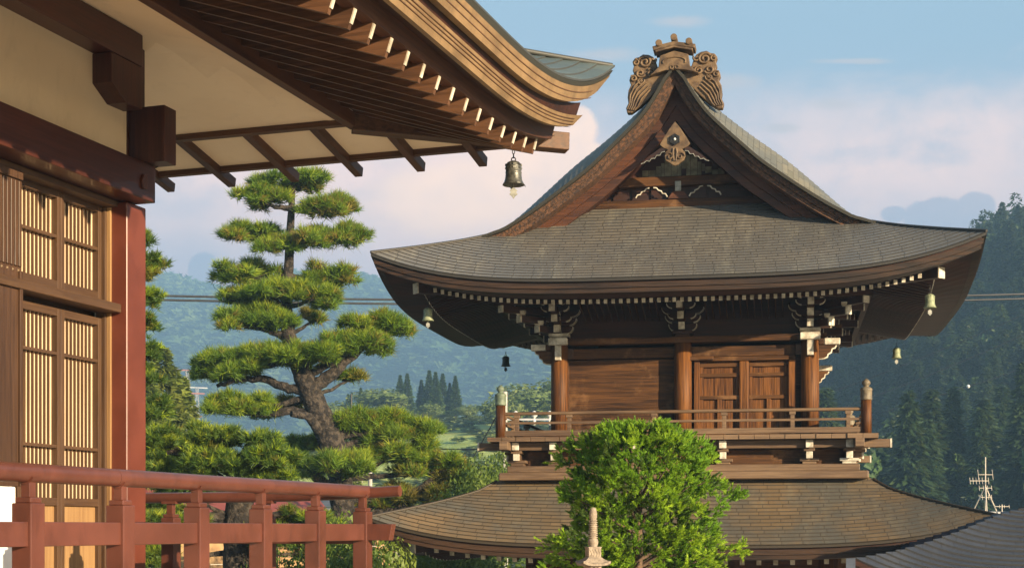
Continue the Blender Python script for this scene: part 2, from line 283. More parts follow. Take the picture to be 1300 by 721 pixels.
# ---------------------------------------------------------------- mesh helpers
class MB:
    """collects shapes and links them as one mesh object"""
    def __init__(s, off=(0, 0, ZC)): s.v = []; s.f = []; s.m = []; s.s = []; s.uv = []; s.off = Vector(off)
    def add(s, verts, faces, m=0, smooth=False, uvs=None):
        b = len(s.v)
        s.v += [tuple(Vector(v) + s.off) for v in verts]
        for i, f in enumerate(faces):
            s.f.append(tuple(b + k for k in f)); s.m.append(m); s.s.append(smooth)
            s.uv.append(uvs[i] if uvs else None)
        return s
    def box(s, x0, x1, y0, y1, z0, z1, m=0, top=None):
        """axis box; top=(inset) narrows the top"""
        i = top or 0
        v = [(x0, y0, z0), (x1, y0, z0), (x1, y1, z0), (x0, y1, z0), (x0+i, y0+i, z1), (x1-i, y0+i, z1), (x1-i, y1-i, z1), (x0+i, y1-i, z1)]
        return s.add(v, [(0, 3, 2, 1), (4, 5, 6, 7), (0, 1, 5, 4), (1, 2, 6, 5), (2, 3, 7, 6), (3, 0, 4, 7)], m)
    def hexa(s, v, m=0): return s.add(v, [(0, 3, 2, 1), (4, 5, 6, 7), (0, 1, 5, 4), (1, 2, 6, 5), (2, 3, 7, 6), (3, 0, 4, 7)], m)
    def beam(s, p0, p1, w, h, m=0, up=(0, 0, 1), end=None):
        """bar from p0 to p1, w across, h tall (centred); end = material of the p0 face"""
        p0 = Vector(p0); p1 = Vector(p1); d = (p1-p0).normalized(); u = Vector(up)
        sd_ = d.cross(u).normalized(); u = sd_.cross(d).normalized()
        a = sd_*w/2; b = u*h/2
        v = [p0-a-b, p0+a-b, p0+a+b, p0-a+b, p1-a-b, p1+a-b, p1+a+b, p1-a+b]
        fs = [(0, 1, 2, 3), (4, 7, 6, 5), (0, 4, 5, 1), (1, 5, 6, 2), (2, 6, 7, 3), (3, 7, 4, 0)]
        s.add(v, fs, m)
        if end is not None: s.m[-6] = end
        return s
    def prism(s, pts, ext, m=0, smooth=False):
        """polygon pts swept by vector ext"""
        n = len(pts); e = Vector(ext)
        v = [Vector(p) for p in pts] + [Vector(p)+e for p in pts]
        fs = [tuple(range(n-1, -1, -1)), tuple(range(n, 2*n))] + [(i, (i+1) % n, n+(i+1) % n, n+i) for i in range(n)]
        return s.add(v, fs, m, smooth)
    def tube(s, pts, rad, n=8, m=0, smooth=True, caps=True, wob=0, seed=0):
        rng = random.Random(seed)
        pts = [Vector(p) for p in pts]
        if not hasattr(rad, '__len__'): rad = [rad]*len(pts)
        vs = []; ref = None
        for i, p in enumerate(pts):
            d = (pts[min(i+1, len(pts)-1)] - pts[max(i-1, 0)]).normalized()
            if ref is None:
                ref = Vector((0, 0, 1)) if abs(d.z) < 0.9 else Vector((1, 0, 0))
            a = (ref - d*ref.dot(d))
            if a.length < 1e-6: a = Vector((1, 0, 0)).cross(d)
            a.normalize(); ref = a; b = d.cross(a)
            for k in range(n):
                t = 2*math.pi*k/n
                r = rad[i]*(1 + wob*(rng.random()-.5))
                vs.append(p + a*math.cos(t)*r + b*math.sin(t)*r)
        fs = []
        for i in range(len(pts)-1):
            for k in range(n): fs.append((i*n+k, i*n+(k+1) % n, (i+1)*n+(k+1) % n, (i+1)*n+k))
        s.add(vs, fs, m, smooth)
        if caps:
            s.add([vs[k] for k in range(n)], [tuple(range(n-1, -1, -1))], m)
            s.add([vs[(len(pts)-1)*n+k] for k in range(n)], [tuple(range(n))], m)
        return s
    def lathe(s, prof, c=(0, 0, 0), n=16, m=0, smooth=True):
        """prof: (r, z) list"""
        c = Vector(c); vs = []
        for r, z in prof:
            for k in range(n):
                t = 2*math.pi*k/n; vs.append(c + Vector((r*math.cos(t), r*math.sin(t), z)))
        fs = []
        for i in range(len(prof)-1):
            for k in range(n): fs.append((i*n+k, i*n+(k+1) % n, (i+1)*n+(k+1) % n, (i+1)*n+k))
        fs.append(tuple(range(n-1, -1, -1))); fs.append(tuple((len(prof)-1)*n+k for k in range(n)))
        return s.add(vs, fs, m, smooth)
    def strip(s, rows, m=0, smooth=True, flip=False, close=False):
        """rows: list of equally long point lists; quads between"""
        n = len(rows[0]); vs = [p for r in rows for p in r]; fs = []
        for i in range(len(rows)-1):
            for k in range(n if close else n-1):
                q = (i*n+k, i*n+(k+1) % n, (i+1)*n+(k+1) % n, (i+1)*n+k)
                fs.append(q[::-1] if flip else q)
        return s.add(vs, fs, m, smooth)
    def build(s, name, mats, parent=None, bevel=0.0, seg=2):
        me = bpy.data.meshes.new(name)
        me.from_pydata(s.v, [], s.f)
        if not isinstance(mats, (list, tuple)): mats = [mats]
        for q in mats: me.materials.append(MATS[q])
        me.polygons.foreach_set('material_index', s.m); me.polygons.foreach_set('use_smooth', s.s)
        if any(u is not None for u in s.uv):
            ul = me.uv_layers.new(name='UVMap'); data = []
            for f, u in zip(s.f, s.uv):
                data += [c for q in (u or [(0, 0)]*len(f)) for c in q]
            ul.data.foreach_set('uv', data)
        me.update()
        o = bpy.data.objects.new(name, me); COL.objects.link(o)
        if parent: o.parent = parent
        if bevel:
            b = o.modifiers.new('bevel', 'BEVEL'); b.width = bevel; b.segments = seg; b.limit_method = 'ANGLE'; b.angle_limit = R(40)
            b.harden_normals = False
        return o
def tri_obj(name, verts, m, parent=None, loc=None, mats2=None, idx=None):
    """verts: (n*3,3) loose triangles"""
    verts = np.asarray(verts, dtype=np.float32); n = len(verts)//3
    me = bpy.data.meshes.new(name)
    me.vertices.add(n*3); me.vertices.foreach_set('co', verts.ravel())
    me.loops.add(n*3); me.loops.foreach_set('vertex_index', np.arange(n*3, dtype=np.int32))
    me.polygons.add(n); me.polygons.foreach_set('loop_start', np.arange(0, n*3, 3, dtype=np.int32))
    me.materials.append(MATS[m])
    for q in (mats2 or []): me.materials.append(MATS[q])
    if idx is not None: me.polygons.foreach_set('material_index', np.asarray(idx, dtype=np.int32))
    me.update(calc_edges=True)
    o = bpy.data.objects.new(name, me); COL.objects.link(o)
    if parent: o.parent = parent
    if loc is not None: o.location = loc
    return o
def tag(o, label=None, cat=None, group=None, kind=None):
    if label: o['label'] = label
    if cat: o['category'] = cat
    if group: o['group'] = group
    if kind: o['kind'] = kind
    return o
def thing(name, label, cat, loc, rz=0.0, group=None):
    o = bpy.data.objects.new(name, None); COL.objects.link(o); o.empty_display_size = 0.2
    o.location = loc; o.rotation_euler = (0, 0, rz)
    return tag(o, label, cat, group)
def dup(root, loc, rz=None, label=None, mats=None):
    def cp(o, par):
        c = o.copy(); COL.objects.link(c); c.parent = par
        if mats and c.type == 'MESH' and o.data.materials and o.data.materials[0].name in mats:
            c.data = o.data.copy(); c.data.materials[0] = MATS[mats[o.data.materials[0].name]]
        for ch in [k for k in list(o.children)]: cp(ch, c)
        return c
    r = cp(root, None); r.location = loc
    if rz is not None: r.rotation_euler = (0, 0, rz)
    if label: r['label'] = label
    return r
def at(px, py, Y): return Vector(((px-650)/F*Y, Y, ZC+(670-py)/F*Y))
def interp(x, xs, ys):
    """monotone-ish smooth interpolation (catmull-rom)"""
    if x <= xs[0]: return ys[0] + (x-xs[0])*(ys[1]-ys[0])/(xs[1]-xs[0])
    if x >= xs[-1]: return ys[-1] + (x-xs[-1])*(ys[-1]-ys[-2])/(xs[-1]-xs[-2])
    i = 0
    while x > xs[i+1]: i += 1
    h = xs[i+1]-xs[i]; t = (x-xs[i])/h
    def sl(j):
        if j == 0: return (ys[1]-ys[0])/(xs[1]-xs[0])
        if j == len(xs)-1: return (ys[-1]-ys[-2])/(xs[-1]-xs[-2])
        return (ys[j+1]-ys[j-1])/(xs[j+1]-xs[j-1])
    a, b = sl(i)*h, sl(i+1)*h
    return ys[i]*(2*t**3-3*t*t+1)+a*(t**3-2*t*t+t)+ys[i+1]*(-2*t**3+3*t*t)+b*(t**3-t*t)
# ================================================================ BELL TOWER
TWR_A = R(-10.4); TC = (2.715, 23.2)
def arc_rows(fn, d0, d1, step):
    """d values spaced evenly along the slope"""
    N = 400; ds = [d0+(d1-d0)*i/N for i in range(N+1)]; L = [0]
    for i in range(N): L.append(L[-1]+math.hypot(ds[i+1]-ds[i], fn(ds[i+1])-fn(ds[i])))
    n = max(1, int(round(L[-1]/step))); out = []; j = 0
    for k in range(n+1):
        t = L[-1]*k/n
        while j < N and L[j+1] < t: j += 1
        j = min(j, N-1)
        out.append(ds[j]+(ds[j+1]-ds[j])*(t-L[j])/max(1e-9, L[j+1]-L[j]))
    return out
class Roof:
    def __init__(s, U, V, xs, ys, lift, gr, Vb=None, ox=0.0, pw=4):
        s.U, s.V, s.xs, s.ys, s.lift, s.gr, s.Vb, s.ox, s.pw = U, V, xs, ys, lift, gr, Vb, ox, pw
    side_prof = None; verge_prof = None
    def f(s, d): return interp(d, s.xs, s.ys)
    def fs(s, d): return interp(d, *s.side_prof) if s.side_prof else s.f(d)
    def fv(s, d): return interp(d, *s.verge_prof)
    def droop(s, d, h):
        if not s.verge_prof or d < 1.2: return 0.0
        k = max(0.0, (abs(h)-1.45)/(s.Vb-1.45)); k = k*k
        return -(s.fs(d)-s.fv(d))*k
    def g(s, d): return max(0.0, 1-d/s.gr)
    def hw(s, side, d):
        if side in 'FB': return s.U-d
        w_ = s.V-d
        return max(w_, s.Vb) if s.Vb else w_
    def pt(s, side, d, t, z):
        """t in -1..1 along the side; z at mid side"""
        h = s.hw(side, d)*t; z = z + s.lift*abs(t)**s.pw*s.g(d)
        if side == 'F': return Vector((h+s.ox, -(s.V-d), z))
        if side == 'B': return Vector((-h+s.ox, s.V-d, z))
        z += s.droop(d, h)
        if side == 'R': return Vector((s.U-d+s.ox, h, z))
        return Vector((-(s.U-d)+s.ox, -h, z))
    def tiles(s, mb, side, d0, d1, nt=36, step=0.10, th=0.012, m=0, rng=random.Random(3)):
        fz = s.fs if side in 'RL' else s.f
        rows = arc_rows(fz, d0, d1, step)
        ts = [math.sin(math.pi/2*(2*i/nt-1)) for i in range(nt+1)]
        for k in range(len(rows)-1):
            a, b = rows[k], rows[k+1]
            sh = rng.random()*0.27 if k % 2 else rng.random()*0.08
            lo = [s.pt(side, a, t, fz(a)+th) for t in ts]
            hi = [s.pt(side, b, t, fz(b)+0.001) for t in ts]
            un = [s.pt(side, a, t, fz(a)-0.004) for t in ts]
            # distance along the course
            U_ = [s.hw(side, a)*t for t in ts]; U2 = [s.hw(side, b)*t for t in ts]
            n = nt+1; vs = lo+hi; fs = []; uv = []
            for i in range(nt):
                fs.append((i, i+1, n+i+1, n+i)); v0 = k*0.10+0.002; v1 = v0+0.096
                uv.append([(U_[i]+sh+50, v0), (U_[i+1]+sh+50, v0), (U2[i+1]+sh+50, v1), (U2[i]+sh+50, v1)])
            mb.add(vs, fs, m, False, uv)
            vs = un+lo; fs = [(i, i+1, n+i+1, n+i) for i in range(nt)]
            mb.add(vs, fs, m, False, [[(U_[i]+sh+50, k*0.10+0.001)]*4 for i in range(nt)])  # risers sample the seam colour, painting a dark shadow line under each course
    def ring(s, mb, side, prof, nt=36, m=0, smooth=False):
        """prof: (d, z) list swept along the side"""
        ts = [math.sin(math.pi/2*(2*i/nt-1)) for i in range(nt+1)]
        rows = [[s.pt(side, d, t, z) for t in ts] for d, z in prof]
        mb.strip(rows, m, smooth)
def eaves(parent, rf, spacing, rw, rh, wall_d, wallw_u, mats, visible_side_rafters=True):
    """edge layers, soffit, rafters with white ends, hip rafters"""
    b0 = rf.ys[0]
    edge = MB(); bark = MB(); sof = MB()
    for sd_ in 'FRBL':
        rf.ring(edge, sd_, [(0.0, b0+0.012), (0.0, b0-0.035), (0.05, b0-0.04)])
        rf.ring(edge, sd_, [(0.05, b0-0.04), (0.05, b0-0.065)], m=1)
        rf.ring(bark, sd_, [(0.03, b0-0.060), (0.035, b0-0.125), (0.055, b0-0.130), (0.06, b0-0.185), (0.15, b0-0.195)])
        rf.ring(sof, sd_, [(0.12, b0-0.190), (0.56, b0-0.185), (0.60, b0-0.180), (wall_d, b0-0.180+0.25*(wall_d-0.6))])
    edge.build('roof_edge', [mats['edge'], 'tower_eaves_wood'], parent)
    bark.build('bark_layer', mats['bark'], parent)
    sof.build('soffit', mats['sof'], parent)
    zs = lambda d: b0-0.180+0.25*(d-0.6)
    d0 = 0.56
    def rafter(side, h):
        H = rf.hw(side, d0); t0 = h/H
        d_in = min(wall_d-0.02, (rf.U if side in 'FB' else rf.V)-abs(h)-0.05)
        if d_in < d0+0.1: return None
        if rf.Vb and side in 'LR':
            Hin = rf.V-d_in
        else: Hin = rf.hw(side, d_in)
        p0 = rf.pt(side, d0, t0, zs(d0)-rh/2-0.004)
        t1 = max(-1, min(1, h/max(0.05, Hin)))
        zz = zs(d_in)-rh/2-0.004+rf.lift*abs(t1)**rf.pw*rf.g(d_in)
        q = {'F': (h+rf.ox, -(rf.V-d_in)), 'B': (-h+rf.ox, rf.V-d_in), 'R': (rf.U-d_in+rf.ox, h), 'L': (-(rf.U-d_in)+rf.ox, -h)}[side]
        return p0, Vector((q[0], q[1], zz))
    def row(side):
        H = rf.hw(side, d0)-0.16; n = int(2*H/spacing)
        return [(-H+2*H*(i+0.5)/n) for i in range(n)]
    for h in row('F'):
        r = rafter('F', h)
        if not r: continue
        mb = MB(); dv = (r[1]-r[0]).normalized()
        mb.beam(r[0]+dv*0.012, r[1], rw, rh, 0)
        mb.beam(r[0], r[0]+dv*0.012, rw, rh, 1)
        mb.build('rafter', ['tower_eaves_wood_y', 'white_end'], parent)
    cnt = 0; rest = MB()
    for side in 'RLB':
        for h in row(side):
            r = rafter(side, h)
            if not r: continue
            dv = (r[1]-r[0]).normalized()
            if side == 'R' and cnt < 36:
                mb = MB(); cnt += 1
            else: mb = rest
            mb.beam(r[0]+dv*0.012, r[1], rw, rh, 0); mb.beam(r[0], r[0]+dv*0.012, rw, rh, 1)
            if mb is not rest: mb.build('rafter', ['tower_eaves_wood', 'white_end'], parent)
    o = rest.build('rafters', ['tower_eaves_wood', 'white_end'], parent); o['kind'] = 'stuff'
    for sx in (-1, 1):
        for sy in (-1, 1):
            side = 'F' if sy < 0 else 'B'
            da = 0.50; t = sx if side == 'F' else -sx
            p0 = rf.pt(side, da, t, zs(da)-0.075); p1 = Vector((sx*(rf.U-wall_d)+rf.ox, sy*(rf.V-wall_d), zs(wall_d)-0.075))
            dv = (p1-p0).normalized(); mb = MB()
            mb.beam(p0+dv*0.02, p1, 0.115, 0.135, 0); mb.beam(p0, p0+dv*0.02, 0.125, 0.145, 1)
            mb.build('hip_rafter', ['tower_eaves_wood', 'white_end'], parent)
tower = thing('bell_tower', 'two storey wooden bell tower with sweeping shingled gable roof and railed balcony', 'tower', (TC[0], TC[1], 0), TWR_A)
# ---------------- upper roof
UR = Roof(4.05, 3.69, [0, 0.6, 1.16, 1.85, 2.27, 2.56, 3.11, 3.62, 3.95, 4.05], [3.32, 3.665, 4.01, 4.50, 4.82, 5.05, 5.51, 5.98, 6.36, 6.50], 0.44, 1.6, Vb=2.43)
UR.side_prof = ([0, 0.6, 1.16, 1.6, 2.0, 2.52, 3.11, 3.65, 3.95, 4.05], [3.32, 3.665, 4.01, 4.42, 4.83, 5.31, 5.76, 6.22, 6.56, 6.70])
UR.verge_prof = ([0, 0.6, 1.16, 1.4, 2.00, 2.62, 2.87, 3.11, 3.43, 3.64, 3.86, 3.94, 4.05], [3.32, 3.665, 4.01, 4.17, 4.52, 4.95, 5.14, 5.36, 5.66, 5.89, 6.23, 6.37, 6.43])
mb = MB()
UR.tiles(mb, 'F', 0, 2.27)
up_roof = mb.build('upper_roof', ['roof_upper'], tower)
mb = MB(); UR.tiles(mb, 'B', 0, 2.27); mb.build('back_slope', ['roof_upper'], up_roof)
for q in 'RL':
    mb = MB(); UR.tiles(mb, q, 0, 3.97, 30); mb.build('gable_slope', ['roof_gable'], up_roof)
# hip ridge rolls
for sx in (-1, 1):
    for sy in (-1, 1):
        mb = MB(); side = 'F' if sy < 0 else 'B'; t = sx if side == 'F' else -sx
        mb.tube([UR.pt(side, d, t, UR.f(d)+0.012) for d in [i*1.35/14 for i in range(15)]], 0.022, 6)
        mb.build('hip_ridge', ['roof_upper'], up_roof)
eaves(up_roof, UR, 0.104, 0.048, 0.06, 1.95, 0, {'edge': 'roof_upper', 'bark': 'bark_edge', 'sof': 'tower_eaves_wood'})
# barge layers at both gables
def barge_pts(off, n=40, umax=2.93):
    out = []
    for i in range(n+1):
        u = umax*i/n; d = UR.U-u
        e = 0.01; dz = (UR.fv(d+e)-UR.fv(d-e))/(2*e)
        L = math.hypot(1, dz); nx, nz = -dz/L, -1/L      # inward-down normal
        lift = UR.lift*UR.g(d)
        x = u+nx*off; z = UR.fv(d)+lift+nz*off
        out.append((max(0.0, x), z))
    # where the offset curve crosses the middle keep one meeting point
    k = next((i for i, (x, z) in enumerate(out) if x > 1e-4), 0)
    if k > 0:
        x1, z1 = out[k]; x2, z2 = out[k+1]
        z0 = z1+(z1-z2)/(x2-x1)*x1
        for i in range(k): out[i] = (0.0, z0)
    return out
def band(mb, off0, off1, v0, v1, m=0, m_in=None, taper=None):
    for sx in (-1, 1):
        A = barge_pts(off0); B = barge_pts(off1)
        if taper:
            nA = len(A); B2 = []
            for i in range(nA):
                k = max(0, (i/(nA-1)-0.8)/0.2); B2.append((B[i][0]*(1)+k*0.0, B[i][1]-k*taper))
            B = B2
        rows = [[Vector((sx*x, v0, z)) for x, z in A], [Vector((sx*x, v0, z)) for x, z in B],
                [Vector((sx*x, v1, z)) for x, z in B], [Vector((sx*x, v1, z)) for x, z in A]]
        mb.strip(rows[:2], m, False); mb.strip(rows[1:3], m if m_in is None else m_in, False)
        mb.strip(rows[2:], m, False); mb.strip([rows[3], rows[0]], m, False)
        mb.add([rows[k][-1] for k in range(4)], [(0, 1, 2, 3)], m)
for s in (-1, 1):
    V0 = s*2.43
    mb = MB(); band(mb, -0.012, 0.03, V0, V0-s*0.25); mb.build('verge_strip', ['roof_gable'], up_roof)
    mb = MB(); band(mb, 0.03, 0.10, V0-s*0.08, V0-s*0.5); band(mb, 0.10, 0.16, V0-s*0.11, V0-s*0.52); mb.build('bark_verge', 'bark_rough', up_roof)
    mb = MB(); band(mb, 0.16, 0.26, V0-s*0.38, V0-s*0.48); band(mb, 0.26, 0.37, V0-s*0.42, V0-s*0.47, taper=0.03)
    mb.build('barge_board', 'barge_wood', up_roof)
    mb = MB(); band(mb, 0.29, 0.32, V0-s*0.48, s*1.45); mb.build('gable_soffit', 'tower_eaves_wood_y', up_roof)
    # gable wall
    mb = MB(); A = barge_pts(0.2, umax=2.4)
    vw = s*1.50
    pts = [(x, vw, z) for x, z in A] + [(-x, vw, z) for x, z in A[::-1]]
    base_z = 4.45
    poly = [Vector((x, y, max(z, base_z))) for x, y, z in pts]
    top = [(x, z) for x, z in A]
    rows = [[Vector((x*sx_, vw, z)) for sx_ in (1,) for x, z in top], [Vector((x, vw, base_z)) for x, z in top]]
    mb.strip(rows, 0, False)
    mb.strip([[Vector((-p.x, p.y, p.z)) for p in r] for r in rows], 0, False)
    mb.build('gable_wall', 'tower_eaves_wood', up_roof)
    f_ = vw+s*0.01
    rnd = random.Random(5); x = -0.62
    while x < 0.62:
        w_ = rnd.uniform(0.05, 0.11); top_z = 5.58-abs(x)*0.75; lo = 5.10+rnd.random()*0.16*(1 if rnd.random() < .6 else 0)
        mb = MB(); mb.box(x, x+w_-0.006, min(f_, f_+s*0.012), max(f_, f_+s*0.012), lo, top_z-rnd.random()*0.05); x += w_
        mb.build('weathered_plank', 'old_plank', up_roof)
    mb = MB(); y0, y1 = sorted((vw, vw+s*0.14))
    mb.box(-1.05, 1.05, y0, y1, 4.985, 5.125)
    mb.build('gable_beam', 'tower_wood', up_roof, bevel=0.015)
    mb = MB(); y0, y1 = sorted((vw, vw+s*0.10))
    mb.box(-1.6, 1.6, y0, y1, 4.66, 4.80); mb.build('sill_beam', 'tower_wood', up_roof, bevel=0.01)
    for k in range(9):
        mb = MB(); xx = -1.12+k*0.28
        mb.box(xx-0.12, xx+0.12, min(f_, f_+s*0.02), max(f_, f_+s*0.02), 4.80, 4.985)
        mb.build('gable_board', 'tower_eaves_wood', up_roof)
    for c, flip in ((-0.62, -1), (-0.16, 1), (0.16, -1), (0.62, 1)):
        y = vw+s*0.13; sg = flip*1.0
        P = [(0, 0.0), (0.025*sg, 0.045), (0.07*sg, 0.05), (0.085*sg, 0.085), (0.13*sg, 0.10), (0.155*sg, 0.135), (0.20*sg, 0.14)]
        P = [(-a, b) for a, b in P]
        mb = MB(); mb.tube([(c+a, y, 4.825+b) for a, b in P], 0.011, 6, 0)
        mb.build('carved_strut_edge', 'white_end', up_roof)
    mb = MB(); y0, y1 = sorted((vw+s*0.14, vw+s*0.17)); mb.box(-0.045, 0.045, y0, y1, 4.90, 5.045); mb.build('centre_block', 'clapper_pale', up_roof, bevel=0.01)
    mb = MB(); y0, y1 = sorted((vw+s*0.02, vw+s*0.13)); mb.hexa([(-0.15, y0, 4.80), (0.15, y0, 4.80), (0.15, y1, 4.80), (-0.15, y1, 4.80), (-0.08, y0, 4.90), (0.08, y0, 4.90), (0.08, y1, 4.90), (-0.08, y1, 4.90)])
    mb.build('strut_block', 'barge_wood', up_roof)
    # gegyo pendant
    gy = V0-s*0.14; mb = MB()
    half = [(0.0, 5.74), (0.08, 5.64), (0.15, 5.53), (0.215, 5.42), (0.16, 5.37), (0.10, 5.345), (0.135, 5.31), (0.150, 5.25), (0.125, 5.19), (0.085, 5.165), (0.04, 5.13), (0.0, 5.115)]
    poly = half + [(-x, z) for x, z in half[-2:0:-1]]
    mb.prism([(x, gy, z) for x, z in poly], (0, -s*0.05 if s > 0 else 0.05, 0))
    pend = mb.build('gable_pendant', 'carved_wood', up_roof, bevel=0.006)
    mb = MB()
    for sx in (-1, 1):
        P = []
        for i in range(22):
            a = i/21*3.6*math.pi*0.62; r = 0.062*(1-i/26)
            P.append((sx*(0.075+r*math.cos(a)), gy+s*0.008, 5.245+r*math.sin(a)))
        mb.tube(P, 0.014, 6)
        mb.tube([(sx*0.02, gy+s*0.005, 5.36), (sx*0.03, gy+s*0.01, 5.30), (sx*0.012, gy+s*0.01, 5.18)], 0.014, 6)
    mb.build('scroll', 'carved_wood', pend)
    mb = MB()
    mb.prism([(0.082*math.cos(R(30+60*k)), gy+s*0.03, 5.48+0.082*math.sin(R(30+60*k))) for k in range(6)], (0, -s*0.03, 0))
    mb.build('hexagon_plate', 'dark_metal', pend, bevel=0.004)
    mb = MB(); mb.lathe([(0.0, -0.02), (0.014, -0.014), (0.02, 0), (0.014, 0.014), (0.0, 0.02)], (0, gy+s*0.035, 5.48), 10)
    mb.build('knob', 'white_ball', pend)
    for sx in (-1, 1):
        fin = [(0.14, 5.38), (0.20, 5.38), (0.27, 5.33), (0.35, 5.28), (0.43, 5.21), (0.48, 5.16), (0.44, 5.17), (0.40, 5.20), (0.36, 5.19), (0.33, 5.23), (0.28, 5.23), (0.26, 5.27), (0.21, 5.27), (0.19, 5.31), (0.14, 5.32)]
        mb = MB(); mb.prism([(sx*x, gy-s*0.01, z) for x, z in fin], (0, -s*0.03, 0))
        mb.build('pendant_fin', 'tower_eaves_wood', pend)
        mb = MB(); mb.tube([(sx*x, gy+s*0.004, z) for x, z in fin[5:]], 0.006, 5); mb.build('fin_edge', 'clapper_pale', pend)
    # ridge-end ornament
    oy = V0+s*0.02; th = -s*0.16
    mb = MB()
    body = [(-0.34, 6.36), (-0.22, 6.47), (-0.20, 6.63), (0, 6.69), (0.20, 6.63), (0.22, 6.47), (0.34, 6.36), (0.13, 6.42), (-0.13, 6.42)]
    mb.prism([(x, oy, z) for x, z in body], (0, th, 0))
    orn = mb.build('ridge_ornament', 'carved_wood', up_roof, bevel=0.01)
    mb = MB()
    mb.tube([(0.16*math.cos(a)*1.0, oy+s*0.004, 6.535+0.065*math.sin(a)) for a in [R(200-i*220/16) for i in range(17)]], 0.013, 6)
    for sx in (-1, 1):
        mb.tube([(sx*(0.035+0.024*math.cos(a)), oy+s*0.006, 6.455+0.024*math.sin(a)) for a in [i*0.5 for i in range(13)]], 0.009, 5)
    mb.build('relief', 'carved_wood', orn)
    mb = MB(); z0 = 6.70
    for (zz, e, hgt) in ((6.665, 0.255, 0.03), (6.695, 0.29, 0.055)):
        P = [(-e, oy+s*0.05, zz), (0, oy+s*0.05, zz+0.055), (e, oy+s*0.05, zz), (e*1.04, oy+s*0.05, zz+hgt), (0, oy+s*0.05, zz+0.055+hgt), (-e*1.04, oy+s*0.05, zz+hgt)]
        mb.prism(P, (0, -s*0.28, 0))
    mb.build('ornament_cap', 'carved_wood', orn, bevel=0.006)
    for x, z in ((-0.21, 6.79), (0, 6.86), (0.21, 6.79)):
        mb = MB(); n = 14
        mb.prism([(x+0.047*math.cos(2*math.pi*k/n), oy+s*0.07, z+0.047*math.sin(2*math.pi*k/n)) for k in range(n)], (0, -s*0.26, 0))
        mb.build('tile_end', 'carved_wood', orn, bevel=0.006)
    for sx in (-1.12, 1.12):
        out = [(0.21, 6.50), (0.24, 6.60), (0.27, 6.655), (0.33, 6.69), (0.40, 6.70), (0.45, 6.665), (0.50, 6.655), (0.535, 6.60), (0.515, 6.54), (0.53, 6.48), (0.51, 6.43),
               (0.56, 6.40), (0.575, 6.34), (0.55, 6.28), (0.585, 6.20), (0.595, 6.10), (0.585, 6.02), (0.615, 5.95), (0.60, 5.88), (0.545, 5.88), (0.42, 5.97), (0.28, 6.12), (0.15, 6.28), (0.10, 6.42)]
        oy = V0-s*0.10
        mb = MB(); mb.prism([(sx*x, oy+s*0.0, z) for x, z in out], (0, th*0.8, 0))
        wing = mb.build('cloud_wing', 'carved_wood', orn, bevel=0.012)
        mb = MB()
        def spiral(cx, cz, r0, turns, rt, ph=0):
            P = []
            for i in range(28):
                q = i/27; a = ph+q*turns*2*math.pi; r = r0*(1-0.78*q)
                P.append((sx*(cx+r*math.cos(a)), oy+s*0.012, cz+r*math.sin(a)))
            mb.tube(P, rt, 6)
        spiral(0.375, 6.585, 0.085, 1.6, 0.020, 0.5); spiral(0.49, 6.585, 0.045, 1.1, 0.015, 1.5); spiral(0.275, 6.60, 0.045, 1.1, 0.015, 2.5)
        spiral(0.30, 6.425, 0.062, 1.4, 0.017, 1.0); spiral(0.43, 6.43, 0.062, 1.3, 0.017, 3.5); spiral(0.52, 6.36, 0.045, 1.2, 0.014, 0.8); spiral(0.43, 6.32, 0.05, 1.2, 0.014, 2.8)
        for k in range(5):
            o_ = k*0.043
            mb.tube([(sx*(0.40-o_*0.55+0.0), oy+s*0.010, 6.30-o_*0.9+0.05), (sx*(0.50-o_*0.5), oy+s*0.014, 6.24-o_*1.1+0.02), (sx*(0.56-o_*0.55), oy+s*0.014, 6.13-o_*1.0), (sx*(0.565-o_*0.5), oy+s*0.012, 6.02-o_*0.45), (sx*(0.60-o_*0.55), oy+s*0.008, 5.93-o_*0.1)], 0.014, 6)
        mb.build('cloud_scrolls', 'carved_wood', wing)
mb = MB(); mb.box(-0.13, 0.13, -2.2, 2.2, 6.40, 6.70); mb.tube([(0, -2.2, 6.71), (0, 2.2, 6.71)], 0.08, 12)
mb.build('main_ridge', 'roof_gable', up_roof, bevel=0.01)

# ---------------- body
OX = 0.08
CW = 1.8
for x in (-CW, 0, CW):
    for y in (-CW, CW):
        mb = MB(); mb.lathe([(0.125, 1.28), (0.128, 1.9), (0.124, 2.66)], (x+OX, y, 0), 24)
        mb.build('column', 'tower_wood_z', tower)
for x in (-CW, CW):
    mb = MB(); mb.lathe([(0.125, 1.28), (0.128, 1.9), (0.124, 2.66)], (x+OX, 0, 0), 24); mb.build('column', 'tower_wood_z', tower)
FW = -1.70     # wall plane of the front
rnd = random.Random(8)
def plank_wall(x0, x1, y, s, z0, z1, n, axis='x'):
    for k in range(n):
        a = z0+(z1-z0)*k/n; b = z0+(z1-z0)*(k+1)/n-0.004
        mb = MB(); j = rnd.uniform(0, 0.006)
        if axis == 'x': mb.box(x0, x1, min(y-s*j, y+s*0.03), max(y-s*j, y+s*0.03), a, b)
        else: mb.box(min(y-s*j, y+s*0.03), max(y-s*j, y+s*0.03), x0, x1, a, b)
        mb.build('wall_plank', 'tower_wood' if axis == 'x' else 'tower_wood_y', tower)
plank_wall(-CW+OX, OX, FW, 1, 1.28, 2.46, 5)
plank_wall(OX, CW+OX, FW+0.04, 1, 1.28, 2.46, 3)
plank_wall(-CW+OX, CW+OX, -FW, -1, 1.28, 2.46, 5)
plank_wall(-CW, CW, -1.70+OX, 1, 1.28, 2.46, 5, 'y'); plank_wall(-CW, CW, 1.70+OX, -1, 1.28, 2.46, 5, 'y')
